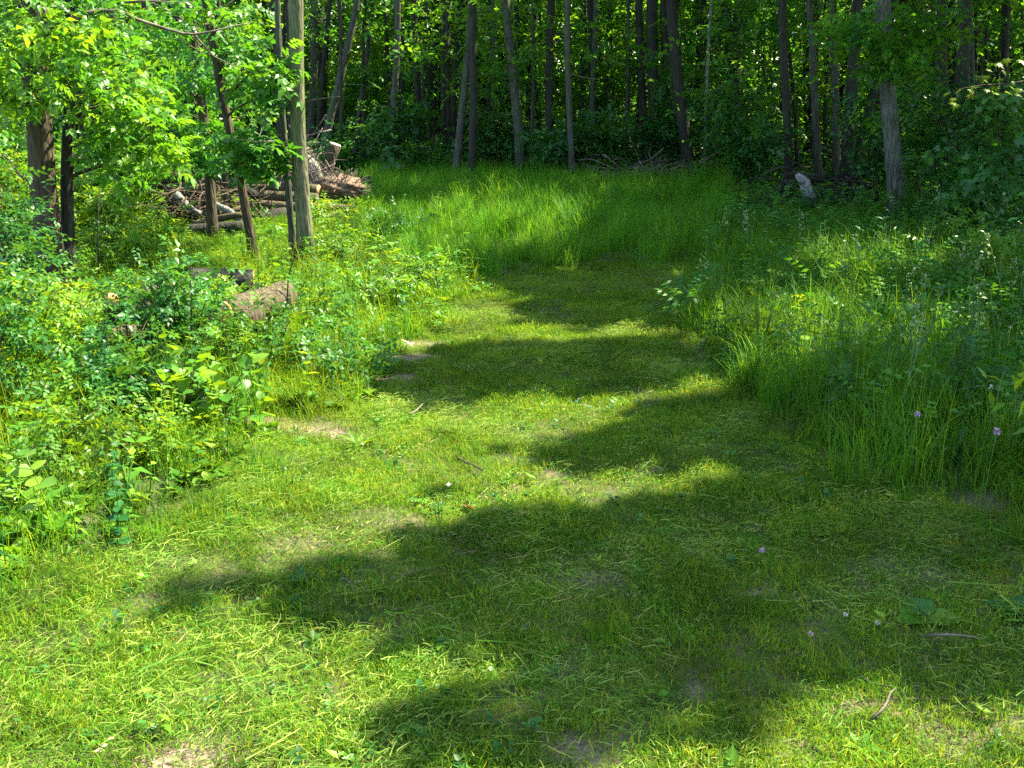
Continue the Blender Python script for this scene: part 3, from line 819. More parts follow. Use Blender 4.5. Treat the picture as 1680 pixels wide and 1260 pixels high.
part('wood', *tube(bend(A(601, 314, 17), A(600, 290, 17), 5, 0, .01), [.12, .11, .1, .1, .095], 12, .12)[:2], B_DARK, e, smooth=True)
# lumps (root mass, weathered chunk)
def lump(name, label, c, rx, ry, rz, mat, nu=34, nv=20, amp=.2, cat='root mass', rootlets=0):
    e = empty(name, c, label, cat)
    V = []
    for j in range(nv + 1):
        ph = math.pi * j / nv
        for i in range(nu):
            th = 2 * math.pi * i / nu
            q = np.array([math.sin(ph) * math.cos(th), math.sin(ph) * math.sin(th), math.cos(ph)])
            s = 1 + amp * (math.sin(3 * q[0] * 2 + 1) * math.sin(5 * q[2] + 2) + .6 * math.sin(9 * q[1] + 4 * q[0]) + .5 * math.sin(13 * q[2] + 7 * q[0]) + random.uniform(-.35, .35) * (0 < j < nv))
            V.append(np.array(c) + q * s * np.array([rx, ry, rz]))
    F_ = []
    for j in range(nv):
        for i in range(nu):
            F_.append((j * nu + i, (j + 1) * nu + i, (j + 1) * nu + (i + 1) % nu, j * nu + (i + 1) % nu))
    part('mass', np.array(V), np.array(F_), mat, e, smooth=True)
    if rootlets:
        lst = []
        for _ in range(rootlets):
            th, ph = random.uniform(0, 6.28), random.uniform(0, 2.2)
            q = np.array([math.sin(ph) * math.cos(th) * rx, math.sin(ph) * math.sin(th) * ry, math.cos(ph) * rz])
            a = np.array(c) + q * .85; b = np.array(c) + q * random.uniform(1.15, 1.6) + rng.normal(0, .05, 3)
            lst.append(tube(bend(a, b, 4, .05, .1), [.009, .007, .005, .002], 4))
        v, f, tt = join(lst)
        part('rootlets', v, f, TWIG, e, kind='stuff')
    return e
lump('root_mass', 'tan earthy root mass of an uprooted tree beside the tall grass', A(556, 308, 15.3), .36, .3, .17, ROOTS, rootlets=140, amp=.12)
lump('root_mass', 'lower half of broken roots under the weathered stump', A(505, 306, 15.9), .35, .3, .25, B_DARK, rootlets=60)
# heap of dry twigs
def heap(name, label, c, rx, ry, rz, n, L, r, mat=TWIG, kind='stuff', up=.3):
    lst = []
    for _ in range(n):
        p = np.array(c) + rng.normal(0, .42, 3) * np.array([rx, ry, rz])
        p[2] = max(p[2], .02)
        d = rng.normal(0, 1, 3) * np.array([1, 1, up]); d /= np.linalg.norm(d)
        l = L * random.uniform(.4, 1.2)
        rr = r * random.uniform(.4, 1.4)
        a, b = p - d * l / 2, p + d * l / 2
        a[2] = max(a[2], .01); b[2] = max(b[2], .01)
        lst.append(tube(bend(a, b, 5, -.02, .06), [rr, rr * .85, rr * .7, rr * .5, rr * .25], 5, .05))
    v, f, tt = join(lst)
    o = part(name, v, f, mat)
    return tag(o, label, 'brush pile', kind=kind)
heap('brush_heap', 'tangle of dry grey twigs heaped behind the mossy tree', A(472, 285, 15.6), .6, .4, .42, 260, .9, .01, up=.8)
heap('brush_heap', 'dark brush and sticks lying in the log pile on the left', A(340, 345, 14.0), .9, .6, .35, 150, 1.0, .014, B_BROWN)
heap('brush_heap', 'grey fallen branches lying at the back of the field below the slender trunk', A(1045, 292, 21), 1.3, .6, .3, 130, 1.6, .014, TWIG)
heap('brush_heap', 'dark woody debris around the bleached snag', A(1330, 330, 16.3), 1.05, .5, .42, 260, .8, .02, B_DARK)
for i, (a, b, r, lab) in enumerate([(A(1130, 288, 21.5), A(1200, 262, 21.9), .12, 'dark fallen log slanting up behind the grey branches'),
                               (A(1040, 288, 21), A(1140, 296, 20.8), .07, 'dark fallen log lying flat at the back of the field'),
                               (A(985, 281, 20.4), A(1095, 308, 20.0), .022, 'long pale bare pole lying across the grey branches'),
                               (A(1350, 338, 16.0), A(1425, 305, 16.3), .1, 'dark fallen log right of the bleached snag'),
                               (A(1235, 338, 16.1), A(1340, 332, 15.8), .1, 'dark rotten log lying in front of the debris'),
                               (A(1398, 338, 15.6), A(1412, 305, 15.7), .018, 'thin pale stick propped on the debris')]):
    log(lab, a, b, r, r * .7, bark=(B_DARK if r > .03 else TWIG), group='fallen wood at the back of the field', wob=.03)
e = empty('snag', A(1320, 322, 15.5), 'bleached white splintered snag standing in the dark debris', 'snag')
part('wood', *tube([A(1327, 325, 15.5), A(1323, 310, 15.5), A(1319, 298, 15.5), A(1314, 290, 15.5), A(1309, 284, 15.5)], [.1, .09, .07, .045, .008], 9, .45)[:2], WHITEW, e)
part('splinter', *tube([A(1316, 300, 15.45), A(1309, 292, 15.45), A(1306, 285, 15.45)], [.05, .035, .01], 6, .3)[:2], WHITEW, e)
# near logs in the undergrowth
ng_ = 'sawn logs in the left undergrowth'
def Ag(u, v, h): return gp(u, v, h)
log('sawn log with an orange cut end facing the path', Ag(362, 517, .24), Ag(468, 484, .24), .12, .115, bark=B_LOG, cut=CUT, cut_end='a', group=ng_, sides=18)
log('dark mossy log with an orange end beside the leaning thin tree', Ag(312, 462, .26), Ag(415, 462, .24), .11, .10, bark=B_DARK, cut=CUT, cut_end='b', group=ng_)
log('weathered tan log left of the sawn log', Ag(175, 520, .2), Ag(262, 500, .24), .12, .15, bark=B_LOG, cut=CUTPALE, cut_end='b', group=ng_, rough=.09, sides=16)
log('low pale log half buried in leaves nearest to the camera', Ag(165, 555, .12), Ag(240, 552, .1), .1, .08, bark=B_LOG, group=ng_, rough=.07)
log('short broken limb with an orange tip', Ag(183, 492, .42), Ag(202, 515, .25), .05, .07, bark=B_BROWN, cut=CUT, cut_end='a', group=ng_)
log('rotten piece of wood right of the sawn log', Ag(395, 525, .2), Ag(420, 515, .2), .07, .08, bark=B_BROWN, group=ng_, rough=.08)

# ------------------------------------------------------------------ scattering of ground cover (geometry nodes: uncountable stuff)
def scatter(name, label, cat, srcs, P, rot, scl):
    c = bpy.data.collections.new(name + '_kinds')
    for i, (V, F_, T_, mt_) in enumerate(srcs):
        me = mesh_of('%s_tuft' % name, V, F_, mt_, T_)
        o = bpy.data.objects.new('tuft_%s_%02d' % (name, i), me)
        c.objects.link(o)
    n = len(P)
    me = bpy.data.meshes.new(name)
    me.vertices.add(n)
    me.vertices.foreach_set('co', np.asarray(P, np.float32).ravel())
    a = me.attributes.new('rot', 'FLOAT_VECTOR', 'POINT'); a.data.foreach_set('vector', np.asarray(rot, np.float32).ravel())
    a = me.attributes.new('scl', 'FLOAT', 'POINT'); a.data.foreach_set('value', np.asarray(scl, np.float32))
    a = me.attributes.new('pick', 'INT', 'POINT'); a.data.foreach_set('value', rng.integers(0, len(srcs), n).astype(np.int32))
    o = bpy.data.objects.new(name, me)
    COL.objects.link(o)
    tag(o, label, cat, kind='stuff')
    g = bpy.data.node_groups.new(name, 'GeometryNodeTree')
    g.interface.new_socket('Geometry', in_out='INPUT', socket_type='NodeSocketGeometry')
    g.interface.new_socket('Geometry', in_out='OUTPUT', socket_type='NodeSocketGeometry')
    N, L = g.nodes, g.links
    gi, go = N.new('NodeGroupInput'), N.new('NodeGroupOutput')
    ip = N.new('GeometryNodeInstanceOnPoints'); ci = N.new('GeometryNodeCollectionInfo')
    ci.inputs['Collection'].default_value = c
    ci.inputs['Separate Children'].default_value = True
    ci.inputs['Reset Children'].default_value = True
    def attr(nm, ty):
        q = N.new('GeometryNodeInputNamedAttribute'); q.data_type = ty; q.inputs['Name'].default_value = nm
        return q.outputs['Attribute']
    er = N.new('FunctionNodeEulerToRotation')
    L.new(attr('rot', 'FLOAT_VECTOR'), er.inputs[0]); L.new(er.outputs[0], ip.inputs['Rotation'])
    L.new(attr('scl', 'FLOAT'), ip.inputs['Scale']); L.new(attr('pick', 'INT'), ip.inputs['Instance Index'])
    ip.inputs['Pick Instance'].default_value = True
    L.new(gi.outputs[0], ip.inputs['Points']); L.new(ci.outputs[0], ip.inputs['Instance']); L.new(ip.outputs[0], go.inputs[0])
    md = o.modifiers.new('scatter', 'NODES'); md.node_group = g
    return o
def pts_in(poly, dens, dfun=None, x0=-16, x1=16, y0=1.6, y1=24, jit=.07):
    """random ground points inside a zone and near the view; density per square metre"""
    lo, hi = poly.min(0), poly.max(0)
    lo = np.maximum(lo, [x0, y0]); hi = np.minimum(hi, [x1, y1])
    n = int(dens * (hi[0] - lo[0]) * (hi[1] - lo[1]))
    x = rng.uniform(lo[0], hi[0], n); y = rng.uniform(lo[1], hi[1], n)
    k = inside(x + rng.normal(0, jit, n), y + rng.normal(0, jit * 1.5, n), poly) & (np.abs(x) < .56 * y + 1.0)
    if dfun is not None: k &= rng.random(n) < dfun(x, y)
    x, y = x[k], y[k]
    return np.stack([x, y, gz(x, y)], -1)
def blades(n, rad, h0, h1, w_, lean, mat, segs=3, curl=.6, wide=1.0):
    """tuft of n grass blades standing on a disc"""
    a = rng.uniform(0, 6.28, n); r = np.sqrt(rng.random(n)) * rad
    bx, by = r * np.cos(a), r * np.sin(a)
    h = rng.uniform(h0, h1, n)
    th = rng.uniform(0, 6.28, n)
    ln = np.abs(rng.normal(lean, lean * .6, n))
    V = np.zeros((n, 2 * segs + 1, 3)); 
    sx, sy = -np.sin(th), np.cos(th)
    for s in range(segs + 1):
        t = s / segs
        ang = ln * (t + curl * t * t)
        off = h * t * np.sin(np.clip(ang, 0, 1.9)) * .9
        z = h * t * np.cos(np.clip(ang, 0, 1.9) * .8)
        ww = w_ * (1 - t) ** .6 * (h / h1) ** .3
        cxp, cyp = bx + off * np.cos(th), by + off * np.sin(th)
        if s < segs:
            V[:, 2 * s] = np.stack([cxp - sx * ww / 2, cyp - sy * ww / 2, z], -1)
            V[:, 2 * s + 1] = np.stack([cxp + sx * ww / 2, cyp + sy * ww / 2, z], -1)
        else:
            V[:, 2 * s] = np.stack([cxp, cyp, z], -1)
    f = []
    for s in range(segs - 1):
        f += [(2 * s, 2 * s + 1, 2 * s + 3), (2 * s, 2 * s + 3, 2 * s + 2)]
    f.append((2 * segs - 2, 2 * segs - 1, 2 * segs))
    f = np.array(f)
    k = 2 * segs + 1
    F_ = (f[None] + (np.arange(n) * k)[:, None, None]).reshape(-1, 3)
    return V.reshape(-1, 3), F_, np.repeat(rng.random(n), k), mat
def flat_blades(n, rad, l0, l1, w_, mat, zmax=.03, main=None, spread=.6):
    """cut grass lying flat"""
    a = rng.uniform(0, 6.28, n); r = np.sqrt(rng.random(n)) * rad
    th = rng.uniform(0, 6.28, n) if main is None else rng.normal(main, spread, n)
    l = l0 + (l1 - l0) * rng.random(n) ** 2
    z0 = rng.uniform(.004, zmax, n); tz = rng.normal(0, .12, n); cv = rng.normal(0, .18, n)
    segs = 3
    V = np.zeros((n, 8, 3))
    for s in range(4):
        t = s / 3
        an = th + cv * (t - .5)
        px = r * np.cos(a) + l * (t - .5) * np.cos(an); py = r * np.sin(a) + l * (t - .5) * np.sin(an)
        pz = np.maximum(.003, z0 + tz * l * (t - .5) + .003 * math.sin(math.pi * t))
        ww = w_ * (1 - .75 * t)
        roll = rng.uniform(.2, 1.0, n)
        V[:, 2 * s] = np.stack([px + np.sin(an) * ww / 2, py - np.cos(an) * ww / 2, pz - ww * .2 * roll], -1)
        V[:, 2 * s + 1] = np.stack([px - np.sin(an) * ww / 2, py + np.cos(an) * ww / 2, pz + ww * .5 * roll], -1)
    f = np.array([(0, 1, 3), (0, 3, 2), (2, 3, 5), (2, 5, 4), (4, 5, 7), (4, 7, 6)])
    F_ = (f[None] + (np.arange(n) * 8)[:, None, None]).reshape(-1, 3)
    return V.reshape(-1, 3), F_, np.repeat(rng.random(n), 8), mat
def herb(H, n_nodes, tpl, L, mat, whorl=2, top=True, lean=.1, pitch=-.35, petiole=0.0):
    """upright weed: one stem with leaves in pairs or whorls"""
    d = random.uniform(0, 6.28)
    tip = np.array([math.cos(d) * lean * H, math.sin(d) * lean * H, H])
    pth = bend((0, 0, -.02), tip, 5, 0, .03)
    lst = [tube(pth, [.0035, .003, .0025, .002, .0012], 4)]
    P, yw, pt, sc = [], [], [], []
    a0 = random.uniform(0, 3)
    for i in range(n_nodes):
        t = (.18 + .82 * i / (n_nodes - 1))
        q = pth[min(3, int(t * 4))] + (pth[min(4, int(t * 4) + 1)] - pth[min(3, int(t * 4))]) * (t * 4 - int(t * 4)) if t < 1 else pth[4]
        for k in range(whorl):
            P.append(q); yw.append(a0 + 6.28 * k / whorl + i * 1.57 + random.uniform(-.3, .3))
            pt.append(pitch + .9 * t * .7 + random.uniform(-.25, .25)); sc.append(L * (1.05 - .45 * t) * random.uniform(.75, 1.15))
    v, f, t_ = replicate(tpl, np.array(P), rotm(np.array(yw), np.array(pt), rng.normal(0, .25, len(P))), np.array(sc))
    lst.append((v, f, t_))
    v, f, t_ = join(lst)
    return v, f, t_, mat
def merge_src(lst, mat):
    v, f, t_ = join([l[:3] for l in lst])
    return v, f, t_, mat
def clump(k, rad, fn, mat):
    """several small plants in one source"""
    lst = []
    for _ in range(k):
        v, f, t_, m_ = fn()
        a, r = random.uniform(0, 6.28), rad * math.sqrt(random.random())
        lst.append((v + np.array([r * math.cos(a), r * math.sin(a), 0]), f, t_))
    return merge_src(lst, mat)
def rots(n, tilt=.08):
    return np.stack([rng.normal(0, tilt, n), rng.normal(0, tilt, n), rng.uniform(0, 6.28, n)], -1)
nosoil = lambda x, y: 1 - np.clip(soil(x, y) * 1.5 - .1, 0, .97)

# mown grass
P = pts_in(MOW, 560, lambda x, y: nosoil(x, y) * np.clip(.8 + .35 * fnoise(x, y, 2.2, 9), .3, 1))
scatter('mown_grass', 'short mown grass carpeting the path', 'grass', [blades(90, .09, .012, .05, .003, .65, G_MOW, 2) for _ in range(8)], P, rots(len(P), .22), rng.uniform(.6, 1.2, len(P)) * (1 + .4 * fnoise(P[:, 0], P[:, 1], 4.0, 7)))
# clippings: windrows
def wind(x, y):
    return nosoil(x, y) * np.clip(.42 + .6 * fnoise(x * .7, y * 1.3, 2.0, 3.3), .06, 1) 
P = pts_in(MOW, 250, wind)
rt = rots(len(P), .06); rt[:, 2] = rng.normal(0, 1.3, len(P))
scatter('grass_clippings', 'cut grass blades strewn flat over the mown path', 'grass clippings',
        [flat_blades(36, .12, .012, .075, .0028, G_CLIP, .045, main=.25, spread=1.0) for _ in range(6)], P, rt, rng.uniform(.7, 1.3, len(P)))
P = pts_in(MOW, 9, wind)
rt = rots(len(P), .06); rt[:, 2] = rng.normal(.2, .7, len(P))
scatter('long_clippings', 'long pale cut stalks lying on the mown path', 'grass clippings',
        [flat_blades(4, .15, .08, .3, .004, G_CLIP, .06, main=.2, spread=.7) for _ in range(5)], P, rt, rng.uniform(.7, 1.2, len(P)))
P = pts_in(MOW, 60, lambda x, y: np.clip(.15 + .9 * fnoise(x, y, 1.6, 44), 0, 1))
rt = rots(len(P), .06)
scatter('thatch', 'matted dry thatch showing in patches of the mown path', 'dry grass', [flat_blades(34, .12, .01, .05, .003, G_DRY, .02) for _ in range(4)], P, rt, rng.uniform(.7, 1.3, len(P)))
# clover and small broad leaves in the turf
def rosette(n, L, tpl, mat, up=.5):
    k = n
    return (*replicate(tpl, np.stack([rng.normal(0, .012, k), rng.normal(0, .012, k), rng.uniform(.005, .05, k)], -1),
                       rotm(rng.uniform(0, 6.28, k), rng.normal(up * .6, .35, k), rng.normal(0, .3, k)), L * rng.uniform(.5, 1.15, k)), mat)
P = pts_in(MOW, 70, lambda x, y: nosoil(x, y) * np.clip(.3 + .9 * fnoise(x, y, 1.7, 6), .05, 1))
scatter('clover', 'low clover and small round leaves growing in the turf', 'clover', [rosette(9, .028, ROUND, HERB_D) for _ in range(5)] + [rosette(6, .05, LEAF, HERB) for _ in range(3)],
        P, rots(len(P), .2), rng.uniform(.4, 1.1, len(P)))
P = pts_in(MOW, 9, lambda x, y: np.clip(.5 + .8 * fnoise(x, y, 1.3, 16), .1, 1))
scatter('dead_leaves', 'pale dry leaf bits lying in the mown grass', 'dead leaves', [rosette(3, .026, LEAF, DEADLEAF, 0) for _ in range(5)], P, rots(len(P), .4), rng.uniform(.5, 1.3, len(P)))

# tall grass of the back field and right side
def mixsrc(a, b):
    return a
tallsrc = [blades(random.randint(30, 55), random.uniform(.07, .15), random.uniform(.1, .3), random.uniform(.45, .68), .0065, random.uniform(.2, .55), G_TALL, 4, random.uniform(.6, 1.3)) for _ in range(10)]
P = pts_in(MID, 34)
u_, v__ = project(P); P = P[~((u_ > 1200) & (v__ < 350))]
scatter('tall_grass', 'tall unmown grass standing at the back of the clearing', 'grass', [(a, b, c, G_FIELD) for a, b, c, _m in tallsrc], P, rots(len(P)), rng.uniform(.5, 1.0, len(P)) * (1 + .3 * fnoise(P[:, 0], P[:, 1], 1.3, 5)))
def righth(P):
    u, v = project(P)
    return np.where(v < 420, np.where(v < 375, .3, .6), 1.0)
P = pts_in(RIGHT, 56, lambda x, y: np.clip(.8 + .4 * fnoise(x, y, 1.3, 12), .2, 1))
scatter('right_tall_grass', 'tall lush grass growing along the right side of the path', 'grass', tallsrc + [blades(34, .10, .25, .68, .0075, .5, G_TALL, 4, 1.3) for _ in range(3)], P, rots(len(P)), rng.uniform(.5, .95, len(P)) * righth(P))
P = pts_in(MID, 2.2, lambda x, y: np.clip(.4 + .9 * fnoise(x, y, 1.2, 71), 0, 1))
scatter('field_stems', 'dry stems and dead blades standing in the tall grass', 'grass', [blades(9, .1, .2, .55, .005, .5, G_DRY, 4, 1.2) for _ in range(4)], P, rots(len(P), .2), rng.uniform(.6, 1.1, len(P)))
P = pts_in(MID, 3.5, lambda x, y: np.clip(.3 + .9 * fnoise(x, y, .9, 81), 0, 1))
scatter('field_weeds', 'leafy weeds scattered through the tall grass', 'weeds', [herb(random.uniform(.35, .6), 7, LANCE, .1, HERB) for _ in range(5)], P, rots(len(P), .15), rng.uniform(.7, 1.15, len(P)))
for nm, pl, lab in (('right_undergrass', RIGHT, 'short dense grass under the right thicket'), ('left_undergrass', LEFT, 'short dense grass under the left bank plants'), ('field_undergrass', MID, 'short dense grass between the tall tufts')):
    P = pts_in(pl, 130 if nm[0] != 'f' else 60, nosoil, jit=.13)
    scatter(nm, lab, 'grass', [blades(48, .09, .03, random.uniform(.1, .2), .0045, .6, G_TALL if k % 3 else G_MOW, 3, .9) for k in range(6)], P, rots(len(P), .2), rng.uniform(.6, 1.2, len(P)))
# weeds right: feathery leaves, paired leaves, seed heads
FERN = compound(9, .2)
def feathery():
    k = 9
    v, f, t_ = replicate(FERN, np.stack([np.zeros(k), np.zeros(k), rng.uniform(.02, .35, k)], -1), rotm(rng.uniform(0, 6.28, k), rng.uniform(.2, 1.0, k), rng.normal(0, .2, k)), rng.uniform(.15, .3, k))
    return v, f, t_, FEATHER
P = pts_in(RIGHT, 20, lambda x, y: np.clip(.4 + .8 * fnoise(x, y, .9, 21), 0.05, 1))
scatter('feathery_weeds', 'feathery low weeds filling the right side thicket', 'weeds', [feathery() for _ in range(6)], P, rots(len(P), .15), rng.uniform(.6, 1.3, len(P)))
P = pts_in(RIGHT, 16, lambda x, y: np.clip(.5 + .7 * fnoise(x, y, 1.1, 31), 0.05, 1))
scatter('leafy_weeds', 'upright weeds with paired leaves on the right side', 'weeds',
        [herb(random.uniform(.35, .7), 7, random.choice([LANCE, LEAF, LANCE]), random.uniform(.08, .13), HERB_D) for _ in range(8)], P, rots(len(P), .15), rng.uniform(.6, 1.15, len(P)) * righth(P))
def seedhead():
    lst = []
    H = random.uniform(.55, .8)
    lst.append(tube(bend((0, 0, 0), (random.uniform(-.08, .08), random.uniform(-.08, .08), H), 5, 0, .02), [.002, .0018, .0015, .0012, .001], 3))
    k = 34
    tt = rng.random(k)
    P_ = np.stack([rng.normal(0, .012 + .012 * (1 - tt), k), rng.normal(0, .012 + .012 * (1 - tt), k), H - .16 + .2 * tt], -1)
    lst.append(replicate(LEAF2, P_, rotm(rng.uniform(0, 6.28, k), rng.uniform(.5, 1.3, k), rng.normal(0, .4, k)), rng.uniform(.015, .032, k)))
    v, f, t_ = join(lst)
    return v, f, t_, PANI
P = pts_in(RIGHT, 4, lambda x, y: np.clip(.4 + .9 * fnoise(x, y, .8, 41), 0.0, 1))
scatter('seed_heads', 'pale grass seed heads standing in the right thicket', 'grass', [seedhead() for _ in range(6)], P, rots(len(P), .2), rng.uniform(.7, 1.15, len(P)) * righth(P))

# left bank
lnear = lambda x, y: np.where(y < 6.2, np.clip(.95 - .0 * y, 0, 1), 1.0)
def bankh(P):
    u, v = project(P)
    k = np.ones(len(P))
    k = np.where((u > 150) & (u < 475) & (v > 455) & (v < 610), .9, k)
    k = np.where(v < 430, .75, k)
    return np.where((u > 250) & (u < 520) & (v < 410), .5, k)
P = pts_in(LEFT, 34, lambda x, y: nosoil(x, y) * np.clip(.6 + .5 * fnoise(x, y, 1.0, 51), .1, 1))
scatter('bank_grass', 'long bright grass mixed into the left bank', 'grass', [blades(30, .1, .12, random.uniform(.3, .48), .005, random.uniform(.25, .6), G_FINE if k % 2 else G_TALL, 4, .9) for k in range(8)], P, rots(len(P)), rng.uniform(.6, 1.1, len(P)) * bankh(P))
P = pts_in(LEFT, 60, lambda x, y: nosoil(x, y) * np.clip(.55 + .5 * fnoise(x, y, 1.3, 61), .12, 1))
sc_ = rng.uniform(.5, 1.1, len(P)) * bankh(P)
scatter('bank_weeds', 'leafy green weeds covering the left bank', 'weeds',
        [herb(random.uniform(.22, .5), 6, random.choice([LEAF, LANCE, ROUND]), random.uniform(.045, .12), HERB if k % 3 else HERB_D) for k in range(14)], P, rots(len(P), .15), sc_)
P = pts_in(LEFT, 80, nosoil)
scatter('bank_ground_leaves', 'low broad leaves carpeting the left bank', 'ground cover', [merge_src([rosette(14, .075, LEAF, HERB, .7), rosette(8, .06, ROUND, HERB, .6)], HERB) for _ in range(6)], P, rots(len(P), .2), rng.uniform(.5, 1.2, len(P)))
P = pts_in(FINE, 170, jit=.16)
scatter('fine_grass', 'fine yellow green grass tuft beside the bare soil', 'grass', [blades(36, .07, .04, random.uniform(.12, .24), .0028, .45, G_FINE, 3, .9) for _ in range(6)], P, rots(len(P)), rng.uniform(.7, 1.2, len(P)))
# leaf litter and low plants on the forest floor
FLO = np.array([(-26, 21.5), (26, 21.5), (40, 48), (-40, 48)], float)
n = 5200
x = rng.uniform(-28, 28, n); y = rng.uniform(20.8, 46, n)
P = np.stack([x, y, gz(x, y)], -1)
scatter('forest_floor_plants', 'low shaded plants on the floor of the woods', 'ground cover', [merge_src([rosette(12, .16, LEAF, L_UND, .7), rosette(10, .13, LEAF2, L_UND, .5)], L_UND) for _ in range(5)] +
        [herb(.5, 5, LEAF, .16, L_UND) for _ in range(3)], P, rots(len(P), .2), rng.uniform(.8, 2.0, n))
n = 1900
x = rng.uniform(4.5, 14, n); y = rng.uniform(9, 21.5, n)
u_, v__ = project(np.stack([x, y, 0 * x], -1)); k = ~((u_ > 1150) & (u_ < 1460) & (v__ < 400)); x, y = x[k], y[k]; n = len(x)
P = np.stack([x, y, gz(x, y)], -1)
scatter('right_floor_plants', 'dark low plants under the trees at the right', 'ground cover', [merge_src([rosette(14, .12, LEAF, L_UND, .7)], L_UND) for _ in range(4)] +
        [herb(.5, 5, LEAF, .13, L_UND) for _ in range(3)], P, rots(len(P), .2), rng.uniform(.7, 1.5, n))

# ------------------------------------------------------------------ shrubs of the left bank, one by one
SH = [  # u, v base, height, radius, leaves, template, size, material, label
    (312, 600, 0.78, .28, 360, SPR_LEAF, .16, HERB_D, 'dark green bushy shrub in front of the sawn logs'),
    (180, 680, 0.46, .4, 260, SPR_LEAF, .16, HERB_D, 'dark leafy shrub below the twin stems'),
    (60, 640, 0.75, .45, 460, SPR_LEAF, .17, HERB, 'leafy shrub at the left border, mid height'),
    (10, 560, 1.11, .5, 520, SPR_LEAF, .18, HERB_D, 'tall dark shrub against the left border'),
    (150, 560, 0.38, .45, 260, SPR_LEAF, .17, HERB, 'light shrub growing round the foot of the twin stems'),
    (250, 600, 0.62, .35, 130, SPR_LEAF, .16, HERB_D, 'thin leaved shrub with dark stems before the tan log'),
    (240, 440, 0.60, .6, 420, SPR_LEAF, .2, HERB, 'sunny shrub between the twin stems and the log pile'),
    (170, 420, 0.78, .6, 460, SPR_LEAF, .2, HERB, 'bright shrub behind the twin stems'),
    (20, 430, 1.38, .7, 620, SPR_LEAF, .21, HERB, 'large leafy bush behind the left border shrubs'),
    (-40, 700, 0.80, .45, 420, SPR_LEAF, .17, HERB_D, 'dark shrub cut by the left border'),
    (350, 700, 0.35, .28, 130, [ROUND], .075, HERB, 'round leaved plant with large pale green leaves'),
    (300, 690, 0.32, .28, 120, [ROUND], .07, HERB, 'round leaved plant left of the fine yellow grass'),
    (560, 625, 0.24, .28, 200, SPR_LEAF, .13, HERB_D, 'dark low bush beside the bare soil and path shade'),
    (620, 500, 0.25, .4, 240, SPR_LEAF, .15, HERB, 'light bush at the left edge of the mown path'),
    (700, 480, 0.27, .35, 240, SPR_LEAF, .15, HERB, 'bright weedy bush where the tall grass begins'),
    (470, 600, 0.39, .4, 200, SPR_LEAF, .14, HERB, 'bushy plant with a bare thin shoot in the middle of the bank'),
    (520, 530, 0.21, .4, 200, SPR_LEAF, .15, HERB, 'pale leafy bush below the mossy tree'),
    (410, 610, 0.32, .35, 200, SPR_LEAF, .14, HERB, 'leafy bush right of the dark bushy shrub'),
    (395, 545, 0.42, .3, 200, SPR_LEAF, .13, HERB, 'small leafy bush growing against the front of the sawn log'),
    (440, 520, 0.36, .25, 140, SPR_LEAF, .12, HERB_D, 'low dark weed bush at the right end of the sawn log'),
    (100, 760, 0.32, .3, 190, SPR_LEAF, .14, HERB, 'light weedy bush in the lower left thicket'),
    (230, 760, 0.22, .3, 170, SPR_LEAF, .13, HERB, 'small pointed leaf bush above the mown edge'),
    (20, 840, 0.28, .3, 170, SPR_LEAF, .13, HERB, 'bushy weeds at the lower left border'),
    (660, 400, 0.38, .3, 200, SPR_LEAF, .14, HERB_D, 'small dark spruce like weed at the left of the tall grass'),
    (575, 430, 0.31, .5, 220, SPR_LEAF, .18, HERB, 'leafy bush right of the mossy tree'),
    (540, 375, 0.27, .6, 220, SPR_LEAF, .2, HERB, 'bright bush in front of the root mass'),
    (120, 360, 1.08, .8, 560, SPR_LEAF, .24, HERB, 'tall sunlit bush behind the twin stems'),
    (230, 350, 0.83, .8, 420, SPR_LEAF, .22, HERB, 'sunlit bush left of the log pile'),
    (440, 395, 0.16, .5, 200, SPR_LEAF, .18, HERB, 'low green bush before the lowest log'),
]
for (u, v_, H, rr, n, tp, sz, mt_, lab) in SH:
    shrub('shrub', lab, u, v_, H, rr, n, tp, sz, mt_, group='shrubs of the left bank', padr=.17 + .05 * H, nst=6, lowz=.12)
# right side broad plants
SHR = [(1480, 640, .62, .22, 34, [LANCE], .13, HERB, 'milkweed like plant with upright pairs of leaves in the right thicket'),
       (1640, 780, .5, .18, 26, [LANCE], .12, HERB, 'pale leaved plant near the purple flower at the right border'),
       (1375, 640, .45, .2, 40, [ROUND], .07, HERB, 'round leaved plant inside the right thicket'),
       (1250, 600, .6, .3, 150, SPR_LEAF, .12, HERB, 'sunlit bushy weed at the edge of the right thicket'),
       (1600, 520, .8, .35, 240, SPR_LEAF, .15, HERB, 'bushy weed with shining leaves right of the sunlit grass'),
       (1560, 700, .55, .3, 160, SPR_LEAF, .11, HERB_D, 'dark bushy weed low in the right thicket'),
       (1660, 640, .7, .3, 200, SPR_LEAF, .12, HERB_D, 'dark bushy weed at the right border')]
for (u, v_, H, rr, n, tp, sz, mt_, lab) in SHR:
    shrub('weed', lab, u, v_, H, rr, n, tp, sz, mt_, group='taller weeds of the right thicket', cat='weed', padr=.14, nst=4, stemmat=STEM)
# bare shoot
def shoot(label, pts, Y, r):
    b = at(*pts[0], Y)
    e = empty('bare_shoot', b, label, 'twig')
    P_ = [at(u, v, Y) for u, v in pts]
    part('stem', *tube(P_, [r * (1 - .7 * i / (len(P_) - 1)) for i in range(len(P_))], 5)[:2], B_DARK, e)
shoot('bare dark shoot rising above the left bank below the mossy tree', [(471, 575), (471, 500), (473, 455), (480, 430), (489, 418)], 7.6, .008)
shoot('dark curved shoot standing under the twin stems', [(128, 590), (120, 540), (112, 505), (98, 485)], 7.4, .008)
shoot('thin straight shoot left of the dark bushy shrub', [(162, 450), (160, 380), (163, 310)], 8.0, .007)
shoot('slanting dark stem over the tan log', [(262, 600), (258, 545), (250, 500), (215, 540)], 6.9, .008)

